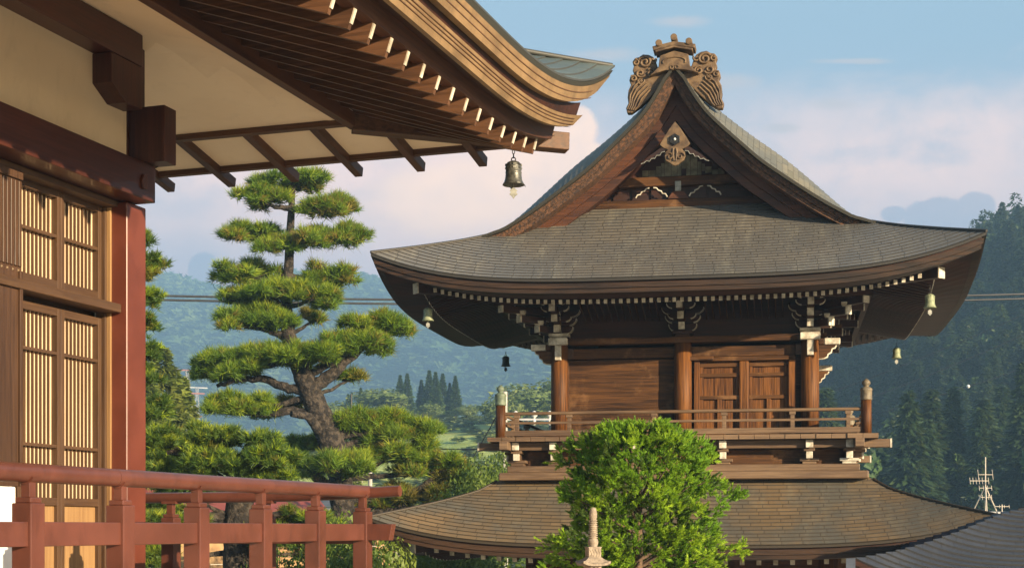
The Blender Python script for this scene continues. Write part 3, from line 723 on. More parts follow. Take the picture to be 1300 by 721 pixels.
for s in (-1, 1):
    mb = MB(); y0, y1 = sorted((s*1.76, s*1.60)); mb.box(-CW+OX, CW+OX, y0, y1, 2.47, 2.62); mb.build('tie_beam', 'tower_wood', tower, bevel=0.006)
    mb = MB(); y0, y1 = sorted((s*1.90, s*1.62)); mb.box(-CW-0.1+OX, CW+0.1+OX, y0, y1, 2.665, 2.755); mb.build('plate_beam', 'tower_wood', tower, bevel=0.006)
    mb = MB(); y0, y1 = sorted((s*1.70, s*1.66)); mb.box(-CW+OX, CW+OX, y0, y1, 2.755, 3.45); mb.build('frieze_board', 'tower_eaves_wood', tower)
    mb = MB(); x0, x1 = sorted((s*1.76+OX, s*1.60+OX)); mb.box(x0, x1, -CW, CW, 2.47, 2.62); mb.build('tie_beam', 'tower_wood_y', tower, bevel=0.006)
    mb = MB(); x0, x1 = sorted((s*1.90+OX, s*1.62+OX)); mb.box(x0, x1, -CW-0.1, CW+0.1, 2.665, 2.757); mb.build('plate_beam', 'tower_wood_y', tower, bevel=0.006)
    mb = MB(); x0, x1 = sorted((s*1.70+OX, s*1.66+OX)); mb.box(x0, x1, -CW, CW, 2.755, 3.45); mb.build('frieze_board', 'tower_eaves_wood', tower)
    mb = MB(); y0, y1 = sorted((s*2.62, s*2.54)); mb.box(-2.62+OX, 2.62+OX, y0, y1, 3.17, 3.25); mb.build('eave_purlin', 'tower_eaves_wood', tower)
    mb = MB(); x0, x1 = sorted((s*2.62+OX, s*2.54+OX)); mb.box(x0, x1, -2.62, 2.62, 3.17, 3.253); mb.build('eave_purlin', 'tower_eaves_wood', tower)
    mb = MB(); y0, y1 = sorted((s*1.96, s*1.74)); mb.box(-2.45+OX, 2.45+OX, y0, y1, 1.285, 1.36); mb.build('floor_sill', 'tower_wood', tower, bevel=0.006)
# thin ribs under the front eaves between the brackets
for k in range(34):
    x = -1.62+k*0.098
    if abs(x) < 0.28 or abs(abs(x)-CW) < 0.3: continue
    mb = MB(); mb.beam((x+OX, -1.72, 3.02), (x+OX, -2.52, 3.22), 0.014, 0.02); mb.build('eave_rib', 'tower_wood_y', tower)
# nose beams of the columns
def nose(cx, cy, dx, dy, z, L=0.42):
    """white moulded beam end sticking out of a column with a carved corbel below"""
    t = MB(); px_, py_ = -dy, dx
    p0 = Vector((cx+dx*0.12, cy+dy*0.12, z)); p1 = Vector((cx+dx*L, cy+dy*L, z))
    mid = p1-Vector((dx, dy, 0))*0.22
    t.beam(p0, mid, 0.095, 0.085, 1); t.beam(mid, p1, 0.10, 0.092, 0)
    o = t.build('beam_nose', ['white_end', 'tower_wood'], tower, bevel=0.012)
    prof = [(0.10, -0.05), (0.36, -0.05), (0.345, -0.085), (0.30, -0.10), (0.29, -0.15), (0.245, -0.175), (0.235, -0.215), (0.19, -0.235), (0.10, -0.24)]
    t = MB(); t.prism([(cx+dx*a-px_*0.035, cy+dy*a-py_*0.035, z+b) for a, b in prof], (px_*0.07, py_*0.07, 0), 0)
    o2 = t.build('carved_corbel', 'tower_wood', o, bevel=0.004)
    t = MB(); t.tube([(cx+dx*a-px_*0.036*k, cy+dy*a-py_*0.036*k, z+b) for k in (0,) for a, b in prof[1:]], 0.020, 5)
    t.build('corbel_edge', 'white_end', o)
for sx in (-1, 1):
    for sy in (-1, 1):
        nose(sx*CW+OX, sy*CW, sx, 0, 2.645)
        t = MB(); y0, y1 = sorted((sy*1.903, sy*2.0)); t.box(sx*CW+OX-0.14, sx*CW+OX+0.14, y0, y1, 2.66, 2.762); t.build('head_block', 'white_end', tower, bevel=0.01)
        t = MB(); y0, y1 = sorted((sy*1.90, sy*1.985)); t.box(sx*CW+OX-0.045, sx*CW+OX+0.045, y0, y1, 2.44, 2.657); t.build('strap', 'white_end', tower, bevel=0.008)
def arm(cx, cy, dx, dy, L, z, h=0.10, w=0.075, parent=None):
    """cross arm with curved lower ends; pale edges"""
    px_, py_ = -dy, dx
    half = [(0, 0), (L*0.62, 0), (L*0.82, h*0.18), (L*0.95, h*0.5), (L, h*0.8), (L, h)]
    prof = half + [(-a, b) for a, b in half[::-1]]
    prof = prof[:-1]
    t = MB(); t.prism([(cx+dx*a-px_*w/2, cy+dy*a-py_*w/2, z+b) for a, b in prof], (px_*w, py_*w, 0))
    o = t.build('bracket_arm', 'tower_eaves_wood', parent)
    for sg in (-1, 1):
        t = MB(); P = [(cx+dx*sg*a-px_*w*0.5, cy+dy*sg*a-py_*w*0.5, z+b) for a, b in half[1:]]
        t.tube(P, 0.007, 5); t.tube([(x+px_*w, y+py_*w, zz) for x, y, zz in P], 0.007, 5)
        t.build('arm_edge', 'white_end', parent)
def step_block(cx, cy, z, wd, parent, m='white_end', h=0.06):
    t = MB(); i = wd*0.16
    t.add([(cx-wd/2+i, cy-wd/2+i, z), (cx+wd/2-i, cy-wd/2+i, z), (cx+wd/2-i, cy+wd/2-i, z), (cx-wd/2+i, cy+wd/2-i, z),
           (cx-wd/2, cy-wd/2, z+h*0.5), (cx+wd/2, cy-wd/2, z+h*0.5), (cx+wd/2, cy+wd/2, z+h*0.5), (cx-wd/2, cy+wd/2, z+h*0.5),
           (cx-wd/2, cy-wd/2, z+h), (cx+wd/2, cy-wd/2, z+h), (cx+wd/2, cy+wd/2, z+h), (cx-wd/2, cy+wd/2, z+h)],
          [(3, 2, 1, 0), (0, 1, 5, 4), (1, 2, 6, 5), (2, 3, 7, 6), (3, 0, 4, 7), (4, 5, 9, 8), (5, 6, 10, 9), (6, 7, 11, 10), (7, 4, 8, 11), (8, 9, 10, 11)])
    t.build('bearing_block', m, parent)
def cluster(cx, cy, dirs):
    """stepped bracket complex; dirs: outward directions that step out"""
    t = MB(); t.box(cx-0.105, cx+0.105, cy-0.105, cy+0.105, 2.757, 2.79); t.box(cx-0.145, cx+0.145, cy-0.145, cy+0.145, 2.79, 2.835)
    br = t.build('bracket_complex', 'white_end' if len(dirs) > 1 or abs(cy) < 0 else 'tower_eaves_wood', tower, bevel=0.006)
    levels = [(0.30, 2.835), (0.53, 2.955), (0.76, 3.075)]
    for (dx, dy) in dirs:
        dg = dx != 0 and dy != 0
        for i, (r, z) in enumerate(levels):
            k = 1.0 if not dg else 0.98
            ex, ey = cx+dx*r*k, cy+dy*r*k
            t = MB(); p0 = Vector((ex, ey, z+0.05)); p1 = Vector((cx, cy, z+0.05)); dv = (p1-p0).normalized()
            wd = 0.088 if not dg else 0.11
            t.beam(p0+dv*0.02, p1, wd-0.01, 0.098, 1); t.beam(p0, p0+dv*0.02, wd, 0.104, 0)
            t.build('bracket_tongue', ['white_end', 'tower_eaves_wood'], br)
            if dg: step_block(ex-dx*0.03, ey-dy*0.03, z+0.105, 0.15, br)
            else: step_block(ex-dx*0.07, ey-dy*0.07, z+0.105, 0.11, br, 'tower_wood')
            if not dg:
                arm(ex-dx*0.10, ey-dy*0.10, abs(dy), abs(dx), 0.20, z+0.155 if i < 2 else z+0.10, 0.07, 0.06, br)
    for i, z in enumerate((2.84, 2.96, 3.08)):
        if any(d[1] for d in dirs): arm(cx, cy, 1, 0, 0.20+0.05*i, z, 0.10, 0.08, br)
        if any(d[0] for d in dirs): arm(cx, cy, 0, 1, 0.20+0.05*i, z, 0.10, 0.08, br)
    return br
for sx in (-1, 1):
    for sy in (-1, 1): cluster(sx*CW+OX, sy*CW, [(sx, 0), (0, sy), (sx, sy)])
cluster(OX, -CW, [(0, -1)]); cluster(OX, CW, [(0, 1)]); cluster(CW+OX, 0, [(1, 0)]); cluster(-CW+OX, 0, [(-1, 0)])
# ---------------- door in the right bay
DW = FW-0.005
door = None
t = MB(); t.box(0.24+OX, 1.52+OX, DW, DW+0.05, 1.36, 2.42); door = t.build('door', 'tower_wood_z', tower)
def dpart(name, x0, x1, z0, z1, dep, m='tower_wood', bv=0.006):
    t = MB(); t.box(x0+OX, x1+OX, DW-dep, DW, z0, z1); return t.build(name, m, door, bevel=bv)
dpart('lintel', 0.16, 1.60, 2.40, 2.46, 0.10)
dpart('jamb', 0.16, 0.24, 1.30, 2.40, 0.09, 'tower_wood_z'); dpart('jamb', 1.50, 1.60, 1.30, 2.40, 0.10, 'tower_wood_z')
dpart('centre_stile', 0.80, 0.94, 1.30, 2.40, 0.085, 'tower_wood_z', 0.02)
for a, b in ((0.24, 0.80), (0.94, 1.50)):
    for z in (2.345, 2.20, 1.88, 1.40): dpart('door_rail', a, b, z-0.028, z+0.028, 0.05)
    dpart('door_stile', a, a+0.05, 1.36, 2.36, 0.042, 'tower_wood_z'); dpart('door_stile', b-0.05, b, 1.36, 2.36, 0.042, 'tower_wood_z')
    m_ = (a+b)/2; dpart('muntin', m_-0.03, m_+0.03, 1.36, 1.86, 0.045, 'tower_wood_z')
    for q in range(3):
        x = a+0.05+(b-a-0.1)*q/3; dpart('door_board', x+0.004, x+(b-a-0.1)/3-0.004, 1.37, 2.33, 0.012+0.004*(q % 2), 'tower_wood_z', 0.002)
t = MB(); t.beam((0.02+OX, -1.83, 2.44), (0.44+OX, -1.83, 2.44), 0.06, 0.06); t.build('latch_beam', 'tower_wood', tower, bevel=0.01)
# ---------------- balcony
BD = 2.70
t = MB(); n = 26; rnd = random.Random(4)
deck = None
for k in range(n):
    x = -BD+2*BD*k/n; e = rnd.uniform(-0.012, 0.012)
    t.box(x+OX, x+2*BD/n-0.006+OX, -BD+e, -1.70, 1.222, 1.285+rnd.uniform(-0.003, 0.003)); t.box(x+OX, x+2*BD/n-0.006+OX, 1.70, BD+e, 1.222, 1.285)
for k in range(17):
    y = -1.70+3.4*k/17
    t.box(-BD+OX, -1.70+OX, y, y+0.195, 1.222, 1.284); t.box(1.70+OX, BD+OX, y, y+0.195, 1.222, 1.284)
t.build('balcony_deck', 'tower_grey_wood', tower)
t = MB(); t.box(-1.7+OX, 1.7+OX, -1.7, 1.7, 1.20, 1.28); t.build('floor_board', 'tower_wood', tower)
for s in (-1, 1):
    for y in (2.44,):
        t = MB(); y0, y1 = sorted((s*2.38, s*2.50)); t.box(-2.86+OX, 2.86+OX, y0, y1, 1.105, 1.218); o = t.build('balcony_beam', 'tower_grey_wood', tower, bevel=0.006)
        t = MB(); t.box(-2.885+OX, -2.86+OX, y0-0.004, y1+0.004, 1.10, 1.222); t.box(2.86+OX, 2.885+OX, y0-0.004, y1+0.004, 1.10, 1.222); t.build('beam_cap', 'white_end', o)
        t = MB(); x0, x1 = sorted((s*2.38+OX, s*2.50+OX)); t.box(x0, x1, -2.86, 2.86, 1.10, 1.214); t.build('balcony_beam', 'tower_grey_wood', tower, bevel=0.006)
    t = MB(); y0, y1 = sorted((s*2.28, s*2.18)); t.box(-2.28+OX, 2.28+OX, y0, y1, 0.88, 1.10); t.build('skirt_board', 'tower_wood', tower)
    t = MB(); x0, x1 = sorted((s*2.28+OX, s*2.18+OX)); t.box(x0, x1, -2.28, 2.28, 0.88, 1.10); t.build('skirt_board', 'tower_wood_y', tower)
t = MB(); t.box(-2.46+OX, 2.46+OX, -2.46, 2.46, 0.79, 0.885); t.build('base_beam', 'tower_grey_wood', tower, bevel=0.01)
t = MB(); t.box(-2.58+OX, 2.58+OX, -2.50, 2.50, 0.68, 0.79); t.build('base_beam', 'tower_grey_wood', tower, bevel=0.02)
def under_bracket(x, y, dx, dy):
    """small stepped bracket below the balcony"""
    t = MB()
    def bx(r0, r1, wd, z0, z1, m):
        px_, py_ = -dy, dx
        p0 = Vector((x+dx*r0, y+dy*r0, (z0+z1)/2)); p1 = Vector((x+dx*r1, y+dy*r1, (z0+z1)/2)); t.beam(p0, p1, wd, z1-z0, m)
    bx(0.10, 0.36, 0.095, 1.112, 1.205, 1); bx(0.36, 0.39, 0.10, 1.105, 1.212, 0)
    bx(0.06, 0.33, 0.15, 1.06, 1.10, 1)
    bx(0.10, 0.28, 0.085, 0.965, 1.058, 1); bx(0.28, 0.31, 0.09, 0.96, 1.06, 0)
    bx(0.0, 0.24, 0.26, 0.925, 0.965, 0 if abs(x) > 2.3 else 1); bx(0.0, 0.22, 0.19, 0.888, 0.925, 0 if abs(x) > 2.3 else 1)
    t.build('balcony_bracket', ['white_end', 'tower_grey_wood'], tower, bevel=0.006)
for x in (-2.32, -1.78, -0.6, 0.6, 1.78, 2.32):
    under_bracket(x+OX, -2.20, 0, -1); under_bracket(x+OX, 2.20, 0, 1)
for y in (-2.1, -1.2, 0, 1.2, 2.1):
    under_bracket(2.28+OX-0.06, y, 1, 0); under_bracket(-2.28+OX+0.06, y, -1, 0)
PR = 2.54
for sx in (-1, 1):
    for sy in (-1, 1):
        t = MB(); t.lathe([(0.072, 1.285), (0.074, 1.5), (0.070, 1.76)], (sx*PR+OX, sy*PR, 0), 16)
        o = t.build('balcony_post', 'tower_wood_z', tower)
        t = MB(); t.lathe([(0.080, 1.745), (0.082, 1.76), (0.078, 1.77), (0.078, 1.87), (0.084, 1.88), (0.082, 1.90), (0.060, 1.915), (0.040, 1.925), (0.034, 1.938), (0.050, 1.955), (0.058, 1.975), (0.052, 2.0), (0.030, 2.02), (0.010, 2.035), (0.0, 2.04)], (sx*PR+OX, sy*PR, 0), 20)
        t.build('onion_finial', 'finial_patina' if sx < 0 else 'finial_brown', o)
for s in (-1, 1):
    for (axis) in ('x', 'y'):
        def P(a, b, z): return (a+OX, s*b, z) if axis == 'x' else (s*b+OX, a, z)
        t = MB(); t.tube([P(-2.5, PR, 1.625), P(2.5, PR, 1.625)], 0.024, 10); t.build('top_rail', 'tower_grey_wood', tower)
        t = MB(); t.beam(P(-2.5, PR, 1.49), P(2.5, PR, 1.49), 0.045, 0.032); t.build('middle_rail', 'tower_grey_wood', tower)
        t = MB(); t.beam(P(-2.5, PR, 1.345), P(2.5, PR, 1.345), 0.06, 0.075); t.build('bottom_rail', 'tower_grey_wood', tower)
        for a in (-1.55, -0.35, 0.62, 1.55, 2.30, -2.30):
            t = MB()
            for z0, z1, w_ in ((1.38, 1.475, 0.055), (1.505, 1.56, 0.055), (1.56, 1.602, 0.085)):
                c = P(a, PR, 0); t.box(c[0]-w_/2, c[0]+w_/2, c[1]-w_/2, c[1]+w_/2, z0, z1)
            t.build('baluster', 'tower_grey_wood', tower, bevel=0.004)
# ---------------- lower roof
LR = Roof(4.15, 3.78, [0, 0.5, 1.0, 1.6], [-0.228, 0.045, 0.335, 0.73], 0.37, 1.3, ox=OX)
mb = MB()
for sd_ in 'FRBL': LR.tiles(mb, sd_, 0, 1.56)
lo_roof = mb.build('lower_roof', 'roof_lower', tower)
for sx in (-1, 1):
    for side in 'FB':
        mb = MB(); mb.tube([LR.pt(side, d, sx, LR.f(d)+0.012) for d in [i*1.5/14 for i in range(15)]], 0.020, 6)
        mb.build('hip_ridge', ['roof_lower'], lo_roof)
eaves(lo_roof, LR, 0.215, 0.062, 0.075, 2.0, 0, {'edge': 'roof_lower', 'bark': 'bark_edge', 'sof': 'tower_eaves_wood'})
# ---------------- ground storey
for x in (-2.05, 0, 2.05):
    for y in (-1.75, 1.75):
        mb = MB(); mb.lathe([(0.16, -3.0), (0.155, -0.3)], (x+OX, y, 0), 20); mb.build('column', 'tower_wood_z', tower)
        mb = MB(); mb.lathe([(0.24, -3.2), (0.24, -3.05), (0.19, -3.0)], (x+OX, y, 0), 16); mb.build('column_base', 'stone', tower)
        mb = MB(); mb.box(x-0.17+OX, x+0.17+OX, y-0.17, y+0.17, -0.30, -0.20); mb.build('bearing_block', 'white_end', tower, bevel=0.02)
for s in (-1, 1):
    mb = MB(); y0, y1 = sorted((s*1.83, s*1.67)); mb.box(-2.3+OX, 2.3+OX, y0, y1, -0.62, -0.40); mb.build('tie_beam', 'tower_wood', tower, bevel=0.008)
    mb = MB(); y0, y1 = sorted((s*1.80, s*1.70)); mb.box(-2.05+OX, 2.05+OX, y0, y1, -0.20, -0.02); mb.build('plate_beam', 'tower_wood', tower)
    mb = MB(); x0, x1 = sorted((s*2.10, s*2.02)); mb.box(x0+OX, x1+OX, -1.65, 1.65, -3.0, -0.02); mb.build('side_wall', 'tower_wood_y', tower)
mb = MB(); mb.box(-2.7+OX, 2.7+OX, -2.4, 2.4, -3.3, -3.08); mb.build('stone_plinth', 'stone', tower, bevel=0.03)

# ---------------- wind bells
def frame_pt(c, a, x, y, z):
    ca, sa = math.cos(a), math.sin(a)
    return Vector((c[0]+ca*x-sa*y, c[1]+sa*x+ca*y, z))
def wind_bell(name, label, loc, mats, group, hang=0.14):
    """loc: shoulder-top of the bell"""
    r = thing(name, label, 'bell', loc, 0.0, group)
    Z = (0, 0, 0)
    t = MB(Z); t.lathe([(0.0, 0.012), (0.022, 0.010), (0.045, 0.0), (0.056, -0.012), (0.060, -0.03), (0.061, -0.075), (0.064, -0.080), (0.061, -0.085), (0.062, -0.10), (0.066, -0.13), (0.073, -0.152), (0.084, -0.168), (0.084, -0.175), (0.070, -0.170), (0.055, -0.12)], Z, 24)
    b = t.build('bell_body', mats[0], r)
    t = MB(Z)
    for k in range(8):
        a = R(45*k+10)
        for z0 in (-0.022, -0.046):
            c = Vector((0.0605*math.cos(a), 0.0605*math.sin(a), z0)); t.beam(c-Vector((math.sin(a), -math.cos(a), 0))*0.014, c+Vector((math.sin(a), -math.cos(a), 0))*0.014, 0.008, 0.012)
        if k % 2 == 0:
            t.add([(0.085*math.cos(a-0.18), 0.085*math.sin(a-0.18), -0.168), (0.085*math.cos(a+0.18), 0.085*math.sin(a+0.18), -0.168), (0.098*math.cos(a), 0.098*math.sin(a), -0.188)], [(0, 1, 2), (2, 1, 0)])
    t.build('relief_band', mats[0], b)
    t = MB(Z)
    t.tube([(0.016*math.cos(q), 0, 0.022+0.016*math.sin(q)) for q in [i*2*math.pi/12 for i in range(13)]], 0.0045, 6)
    n = max(2, int(hang/0.03)); zz = 0.035
    for i in range(n):
        dz = hang/n
        t.tube([(0.009*math.cos(q)*(1 if i % 2 else 0.2), 0.009*math.cos(q)*(0.2 if i % 2 else 1), zz+dz*0.5+dz*0.6*math.sin(q)) for q in [k*2*math.pi/8 for k in range(9)]], 0.0032, 5)
        zz += dz
    t.build('chain', 'dark_metal', r)
    t = MB(Z); t.tube([(0, 0, -0.10), (0, 0, -0.20)], 0.003, 5)
    s0 = [(0, -0.19), (0.030, -0.215), (0.020, -0.228), (0.032, -0.245), (0.012, -0.262), (0, -0.28), (-0.012, -0.262), (-0.032, -0.245), (-0.020, -0.228), (-0.030, -0.215)]
    t.prism([(x, -0.003, z) for x, z in s0], (0, 0.006, 0))
    t.build('clapper', mats[1], r)
    return r
BG = 'wind bells on the roof corners of the bell tower'
for (x, y, mats, lab, hang) in ((-3.42, -2.97, ('bell_patina', 'clapper_pale'), 'green patina wind bell at the near left corner of the tower eaves', 0.10),
                        (3.42, -2.97, ('bell_patina', 'clapper_pale'), 'green patina wind bell at the near right corner of the tower eaves', 0.10),
                        (-3.42, 2.97, ('bell_patina_shade', 'bell_patina_shade'), 'wind bell coloured dark for shade at the far left corner of the tower eaves', 0.05),
                        (3.42, 2.97, ('bell_patina', 'clapper_pale'), 'green wind bell at the far right corner of the tower eaves against the forest', 0.05)):
    p = frame_pt(TC, TWR_A, x, y, ZC+3.09)
    wind_bell('wind_bell', lab, p, mats, BG, hang)
# ================================================================ HALL IN THE FOREGROUND
HA = R(-18.38)
HB = (-6.3, 6.0)
hall = thing('temple_hall', 'near temple hall corner with cream plaster soffit and lattice paper doors', 'building', frame_pt((0, 0), HA, HB[0], HB[1], 0), HA)
HOFF = (-HB[0], -HB[1], ZC)
def H(): return MB(HOFF)
# walls
t = H(); t.box(-6.26, -6.16, -3, 9.50, 2.60, 3.60); hall_wall = t.build('plaster_wall', 'plaster_wall', hall)
t = H(); t.box(-12, -6.3, 9.66, 9.76, -0.6, 3.7); t.build('end_wall', 'plaster_wall', hall)
t = H(); t.box(-6.60, -6.50, -3, 9.6, -0.6, 2.6); t.build('light_block_wall', 'hall_door', hall)  # added, unseen wall behind the doors that blocks light
t = H(); t.box(-6.30, -6.05, -3, 9.72, 2.435, 2.71); hb = t.build('head_beam', 'hall_beam', hall, bevel=0.008)
t = H(); t.prism([(-6.05, 9.55+0.040*math.cos(R(60*k)), 2.56+0.062*math.sin(R(60*k))) for k in range(6)], (0.022, 0, 0)); t.build('hexagonal_nail_cover', 'hall_beam_z', hb, bevel=0.005)
t = H(); t.tube([(-6.06+0.028*math.cos(q), 9.735, 2.735+0.028*math.sin(q)) for q in [k*2*math.pi/14 for k in range(15)]], 0.005, 6); t.build('iron_ring', 'dark_metal', hb)
t = H(); t.box(-6.25, -6.0, -3, 9.47, 3.376, 3.61); t.build('wall_plate', 'hall_beam', hall, bevel=0.006)
t = H(); t.prism([(-6.24, y, z) for y, z in ((9.07, 3.372), (9.07, 3.16), (9.25, 3.06), (9.468, 3.065), (9.468, 3.372))], (0.236, 0, 0)); t.build('bracket_arm', 'hall_beam_z', hall, bevel=0.005)
t = H(); t.box(-6.47, -6.20, 9.57, 9.83, -0.62, 2.43); t.build('column', 'hall_column', hall, bevel=0.012, seg=3)
t = H(); t.box(-6.465, -6.205, 9.575, 9.825, 2.715, 3.7); t.build('column_head', 'hall_beam_z', hall, bevel=0.01)
t = H(); t.box(-6.23, -5.90, 9.60, 9.765, 2.715, 3.13); t.build('beam_nose', 'hall_beam_z', hall, bevel=0.006)
t = H(); t.box(-9.5, -6.2, 9.60, 9.80, 3.376, 3.61); t.build('wall_plate', 'hall_beam', hall)
# doors
def leaf_panel(e0, e1, z0, z1, bars, mids, panel=None):
    t = H(); st = 0.042
    lo = panel+0.05 if panel else z0+0.055
    t.box(-6.452, -6.44, e0, e1, lo, z1); o = t.build('paper_sliding_door', 'paper', hall)
    for a, b in ((e0, e0+st), (e1-st, e1)):
        t = H(); t.box(-6.438, -6.385, a, b, z0, z1); t.build('door_stile', 'hall_door', o, bevel=0.004)
    for z in [z0, z1-0.055]+([panel] if panel else []):
        t = H(); t.box(-6.437, -6.387, e0+st, e1-st, z, z+0.055); t.build('door_rail', 'hall_door_y', o, bevel=0.003)
    for z in mids:
        t = H(); t.box(-6.436, -6.392, e0+st, e1-st, z-0.011, z+0.011); t.build('lattice_rail', 'hall_door_y', o)
    for k in range(1, bars+1):
        x = e0+st+(e1-e0-2*st)*k/(bars+1)
        t = H(); t.box(-6.438, -6.424, x-0.0065, x+0.0065, lo, z1-0.055); t.build('lattice_bar', 'hall_door', o)
    if panel:
        t = H(); t.box(-6.43, -6.415, e0+st, e1-st, z0+0.055, panel); t.build('lower_panel', 'hall_panel', o)
for e0, e1 in ((8.53, 9.02), (9.02, 9.52)):
    leaf_panel(e0, e1, 1.70, 2.40, 8, (2.07,))
    leaf_panel(e0, e1, -0.50, 1.56, 8, (1.24, 0.58), 0.16)
t = H(); t.box(-6.44, -6.36, 9.525, 9.568, -0.55, 2.43); t.build('door_jamb', 'hall_door', hall, bevel=0.004)
t = H(); t.box(-6.40, -6.33, 9.548, 9.569, -0.55, 2.43); t.build('door_jamb', 'hall_panel', hall, bevel=0.003)
t = H(); t.box(-6.42, -6.24, 3.0, 9.56, 1.60, 1.665); t.build('middle_sill', 'hall_door_y', hall, bevel=0.006)
t = H(); t.box(-6.44, -6.27, 3.0, 9.56, 2.39, 2.432); t.build('head_sill', 'hall_door_y', hall, bevel=0.004)
t = H(); t.box(-6.44, -6.25, 3.0, 9.56, -0.60, -0.50); t.build('threshold', 'hall_door_y', hall, bevel=0.006)
# ribbed storm shutter
sh = None
t = H(); t.box(-6.32, -6.27, 6.9, 8.41, 0.28, 2.40); sh = t.build('storm_shutter', 'hall_shutter', hall)
for k in range(36):
    y = 6.92+k*0.0415
    t = H(); t.box(-6.27, -6.256, y, y+0.030, 1.75, 2.32); t.build('shutter_rib', 'hall_shutter', sh, bevel=0.003, seg=1)
t = H(); t.box(-6.27, -6.25, 6.9, 8.41, 2.33, 2.38); t.box(-6.268, -6.252, 8.38, 8.41, 0.28, 1.72); t.build('shutter_frame', 'hall_shutter', sh, bevel=0.003)
for k in range(26):
    t = H(); y = 6.93+k*0.058
    t.add([(-6.268, y-0.009, 1.715), (-6.268, y+0.009, 1.715), (-6.268, y+0.009, 1.733), (-6.268, y-0.009, 1.733), (-6.258, y, 1.724)], [(0, 1, 4), (1, 2, 4), (2, 3, 4), (3, 0, 4)]); t.build('stud', 'carved_wood', sh)
t = H(); t.box(-6.34, -6.25, 6.6, 8.33, -0.6, 0.275); t.build('white_panel', 'white_paint', hall, bevel=0.01)
# soffit
def soff(D, E): return min(3.44+0.22*(D-5.2), 3.43+0.13*(11.4-E))
t = H(); Ds = [5.16+0.28*i for i in range(15)]; Es = [-3+0.5*i for i in range(24)]+[8.9+0.25*i for i in range(11)]
Es[-1] = 11.42
t.strip([[(-D, E, soff(D, E)) for E in Es] for D in Ds], 0, False)
t.strip([[(-D, E, soff(D, E)+0.05) for E in Es] for D in Ds], 0, False)
t.build('plaster_soffit', 'plaster', hall)
# inner fascia beam of near eaves and far eaves
t = H(); t.box(-5.23, -5.15, -3, 11.42, 3.35, 3.47); t.build('fascia_beam', 'hall_rafter_y', hall, bevel=0.004)
t = H(); t.box(-9.4, -5.15, 11.37, 11.45, 3.385, 3.45); t.build('fascia_beam', 'hall_rafter', hall, bevel=0.004)
hipD = lambda E: 5.2-(E-11.4)*(1.48/0.88)
t = H()
rows = []
for E, z in ((11.45, 3.452), (12.12, 3.318)):
    d0 = hipD(E); rows.append([(-(d0+(9.4-d0)*k/8), E, z) for k in range(9)])
t.strip(rows, 0, False); t.strip([[(x, y, z+0.03) for x, y, z in r] for r in rows], 0, False)
t.build('eave_panel', 'plaster', hall)
t = H(); t.box(-9.4, -hipD(12.1), 12.09, 12.16, 3.275, 3.335); t.build('eave_batten', 'hall_rafter', hall, bevel=0.003)
for D in (8.77, 8.15, 7.53, 6.88, 6.22, 5.58, 4.97, 4.38):
    E0 = max(11.42, 11.4+(5.2-D)*0.88/1.48)
    t = H(); t.beam((-D, 12.38, 3.235), (-D, E0, 3.235+0.2*(12.38-E0)), 0.075, 0.085); t.build('rafter', 'hall_rafter_y', hall, bevel=0.004)
# near rafters with white ends
def rl(E, L=0.33): return L*max(0.0, 1-(12.28-E)/2.4)**3
roofA = None
LIFT_T = lambda E, L=0.52, e=12.42: L*max(0.0, 1-(e-E)/2.7)**3
def ribbon(prof, e_end, L, name, m, parent, smooth=True, e0=-3.0):
    """prof: closed (D, z) outline carried along the eaves, lifting to the corner; capped"""
    es = [e0+(e_end-3.2-e0)*i/10 for i in range(10)]+[e_end-3.2+3.2*i/28 for i in range(29)]
    t = H(); n = len(prof)
    rows = []
    for E in es:
        k = max(0.0, 1-(12.42-E)/2.7)**2
        kk = max(0.0, (E-e0)/(e_end-e0))**14
        rows.append([(-(q_[0]-0.10*k), E-kk*(q_[3] if len(q_) > 3 else 0), q_[1]+LIFT_T(E, q_[2] if len(q_) > 2 else L)) for q_ in prof])
    for i in range(n):
        j = (i+1) % n
        t.strip([[r[i] for r in rows], [r[j] for r in rows]], 0, smooth)
    t.add(rows[-1], [tuple(range(n))]); t.add(rows[0], [tuple(range(n-1, -1, -1))])
    return t.build(name, m, parent)
roofA = ribbon([(3.30, 3.45), (3.33, 3.415), (3.5, 3.415), (3.5, 3.50)], 12.40, 0.50, 'roof_edge', 'roof_hall', hall)
ribbon([(3.318, 3.414, 0.50, 0), (3.362, 3.288, 0.42, 0.26), (3.41, 3.288, 0.42, 0.26), (3.43, 3.414, 0.50, 0)], 12.38, 0.43, 'upper_edge_band', 'hall_edge_band', roofA)
for z, D in ((3.378, 3.331), (3.335, 3.348)):
    ribbon([(D-0.006, z), (D-0.004, z-0.006), (D+0.02, z-0.006), (D+0.02, z)], 11.95, 0.477 if z > 3.35 else 0.451, 'edge_groove', 'hall_edge_dark', roofA)
ribbon([(3.41, 3.32, 0.42), (3.45, 3.232, 0.37), (3.8, 3.232, 0.37), (3.8, 3.32, 0.42)], 11.88, 0.40, 'recess_band', 'tower_eaves_wood', roofA)
ribbon([(3.415, 3.235, 0.38, 0), (3.458, 3.12, 0.37, 0.15), (3.49, 3.118, 0.37, 0.15), (3.51, 3.235, 0.38, 0)], 11.95, 0.37, 'lower_edge_band', 'hall_edge_band', roofA)
for z, D in ((3.212, 3.423), (3.19, 3.432), (3.165, 3.441)):
    ribbon([(D-0.006, z), (D-0.004, z-0.005), (D+0.02, z-0.005), (D+0.02, z)], 11.76, 0.372, 'edge_groove', 'hall_edge_dark', roofA)
ribbon([(3.49, 3.150), (3.60, 3.180), (3.9, 3.2), (3.9, 3.25)], 11.88, 0.365, 'groove_board', 'tower_eaves_wood', roofA)
ribbon([(3.60, 3.20), (3.635, 3.075), (3.72, 3.075), (3.72, 3.20)], 11.80, 0.34, 'eave_board', 'hall_rafter_y', roofA)
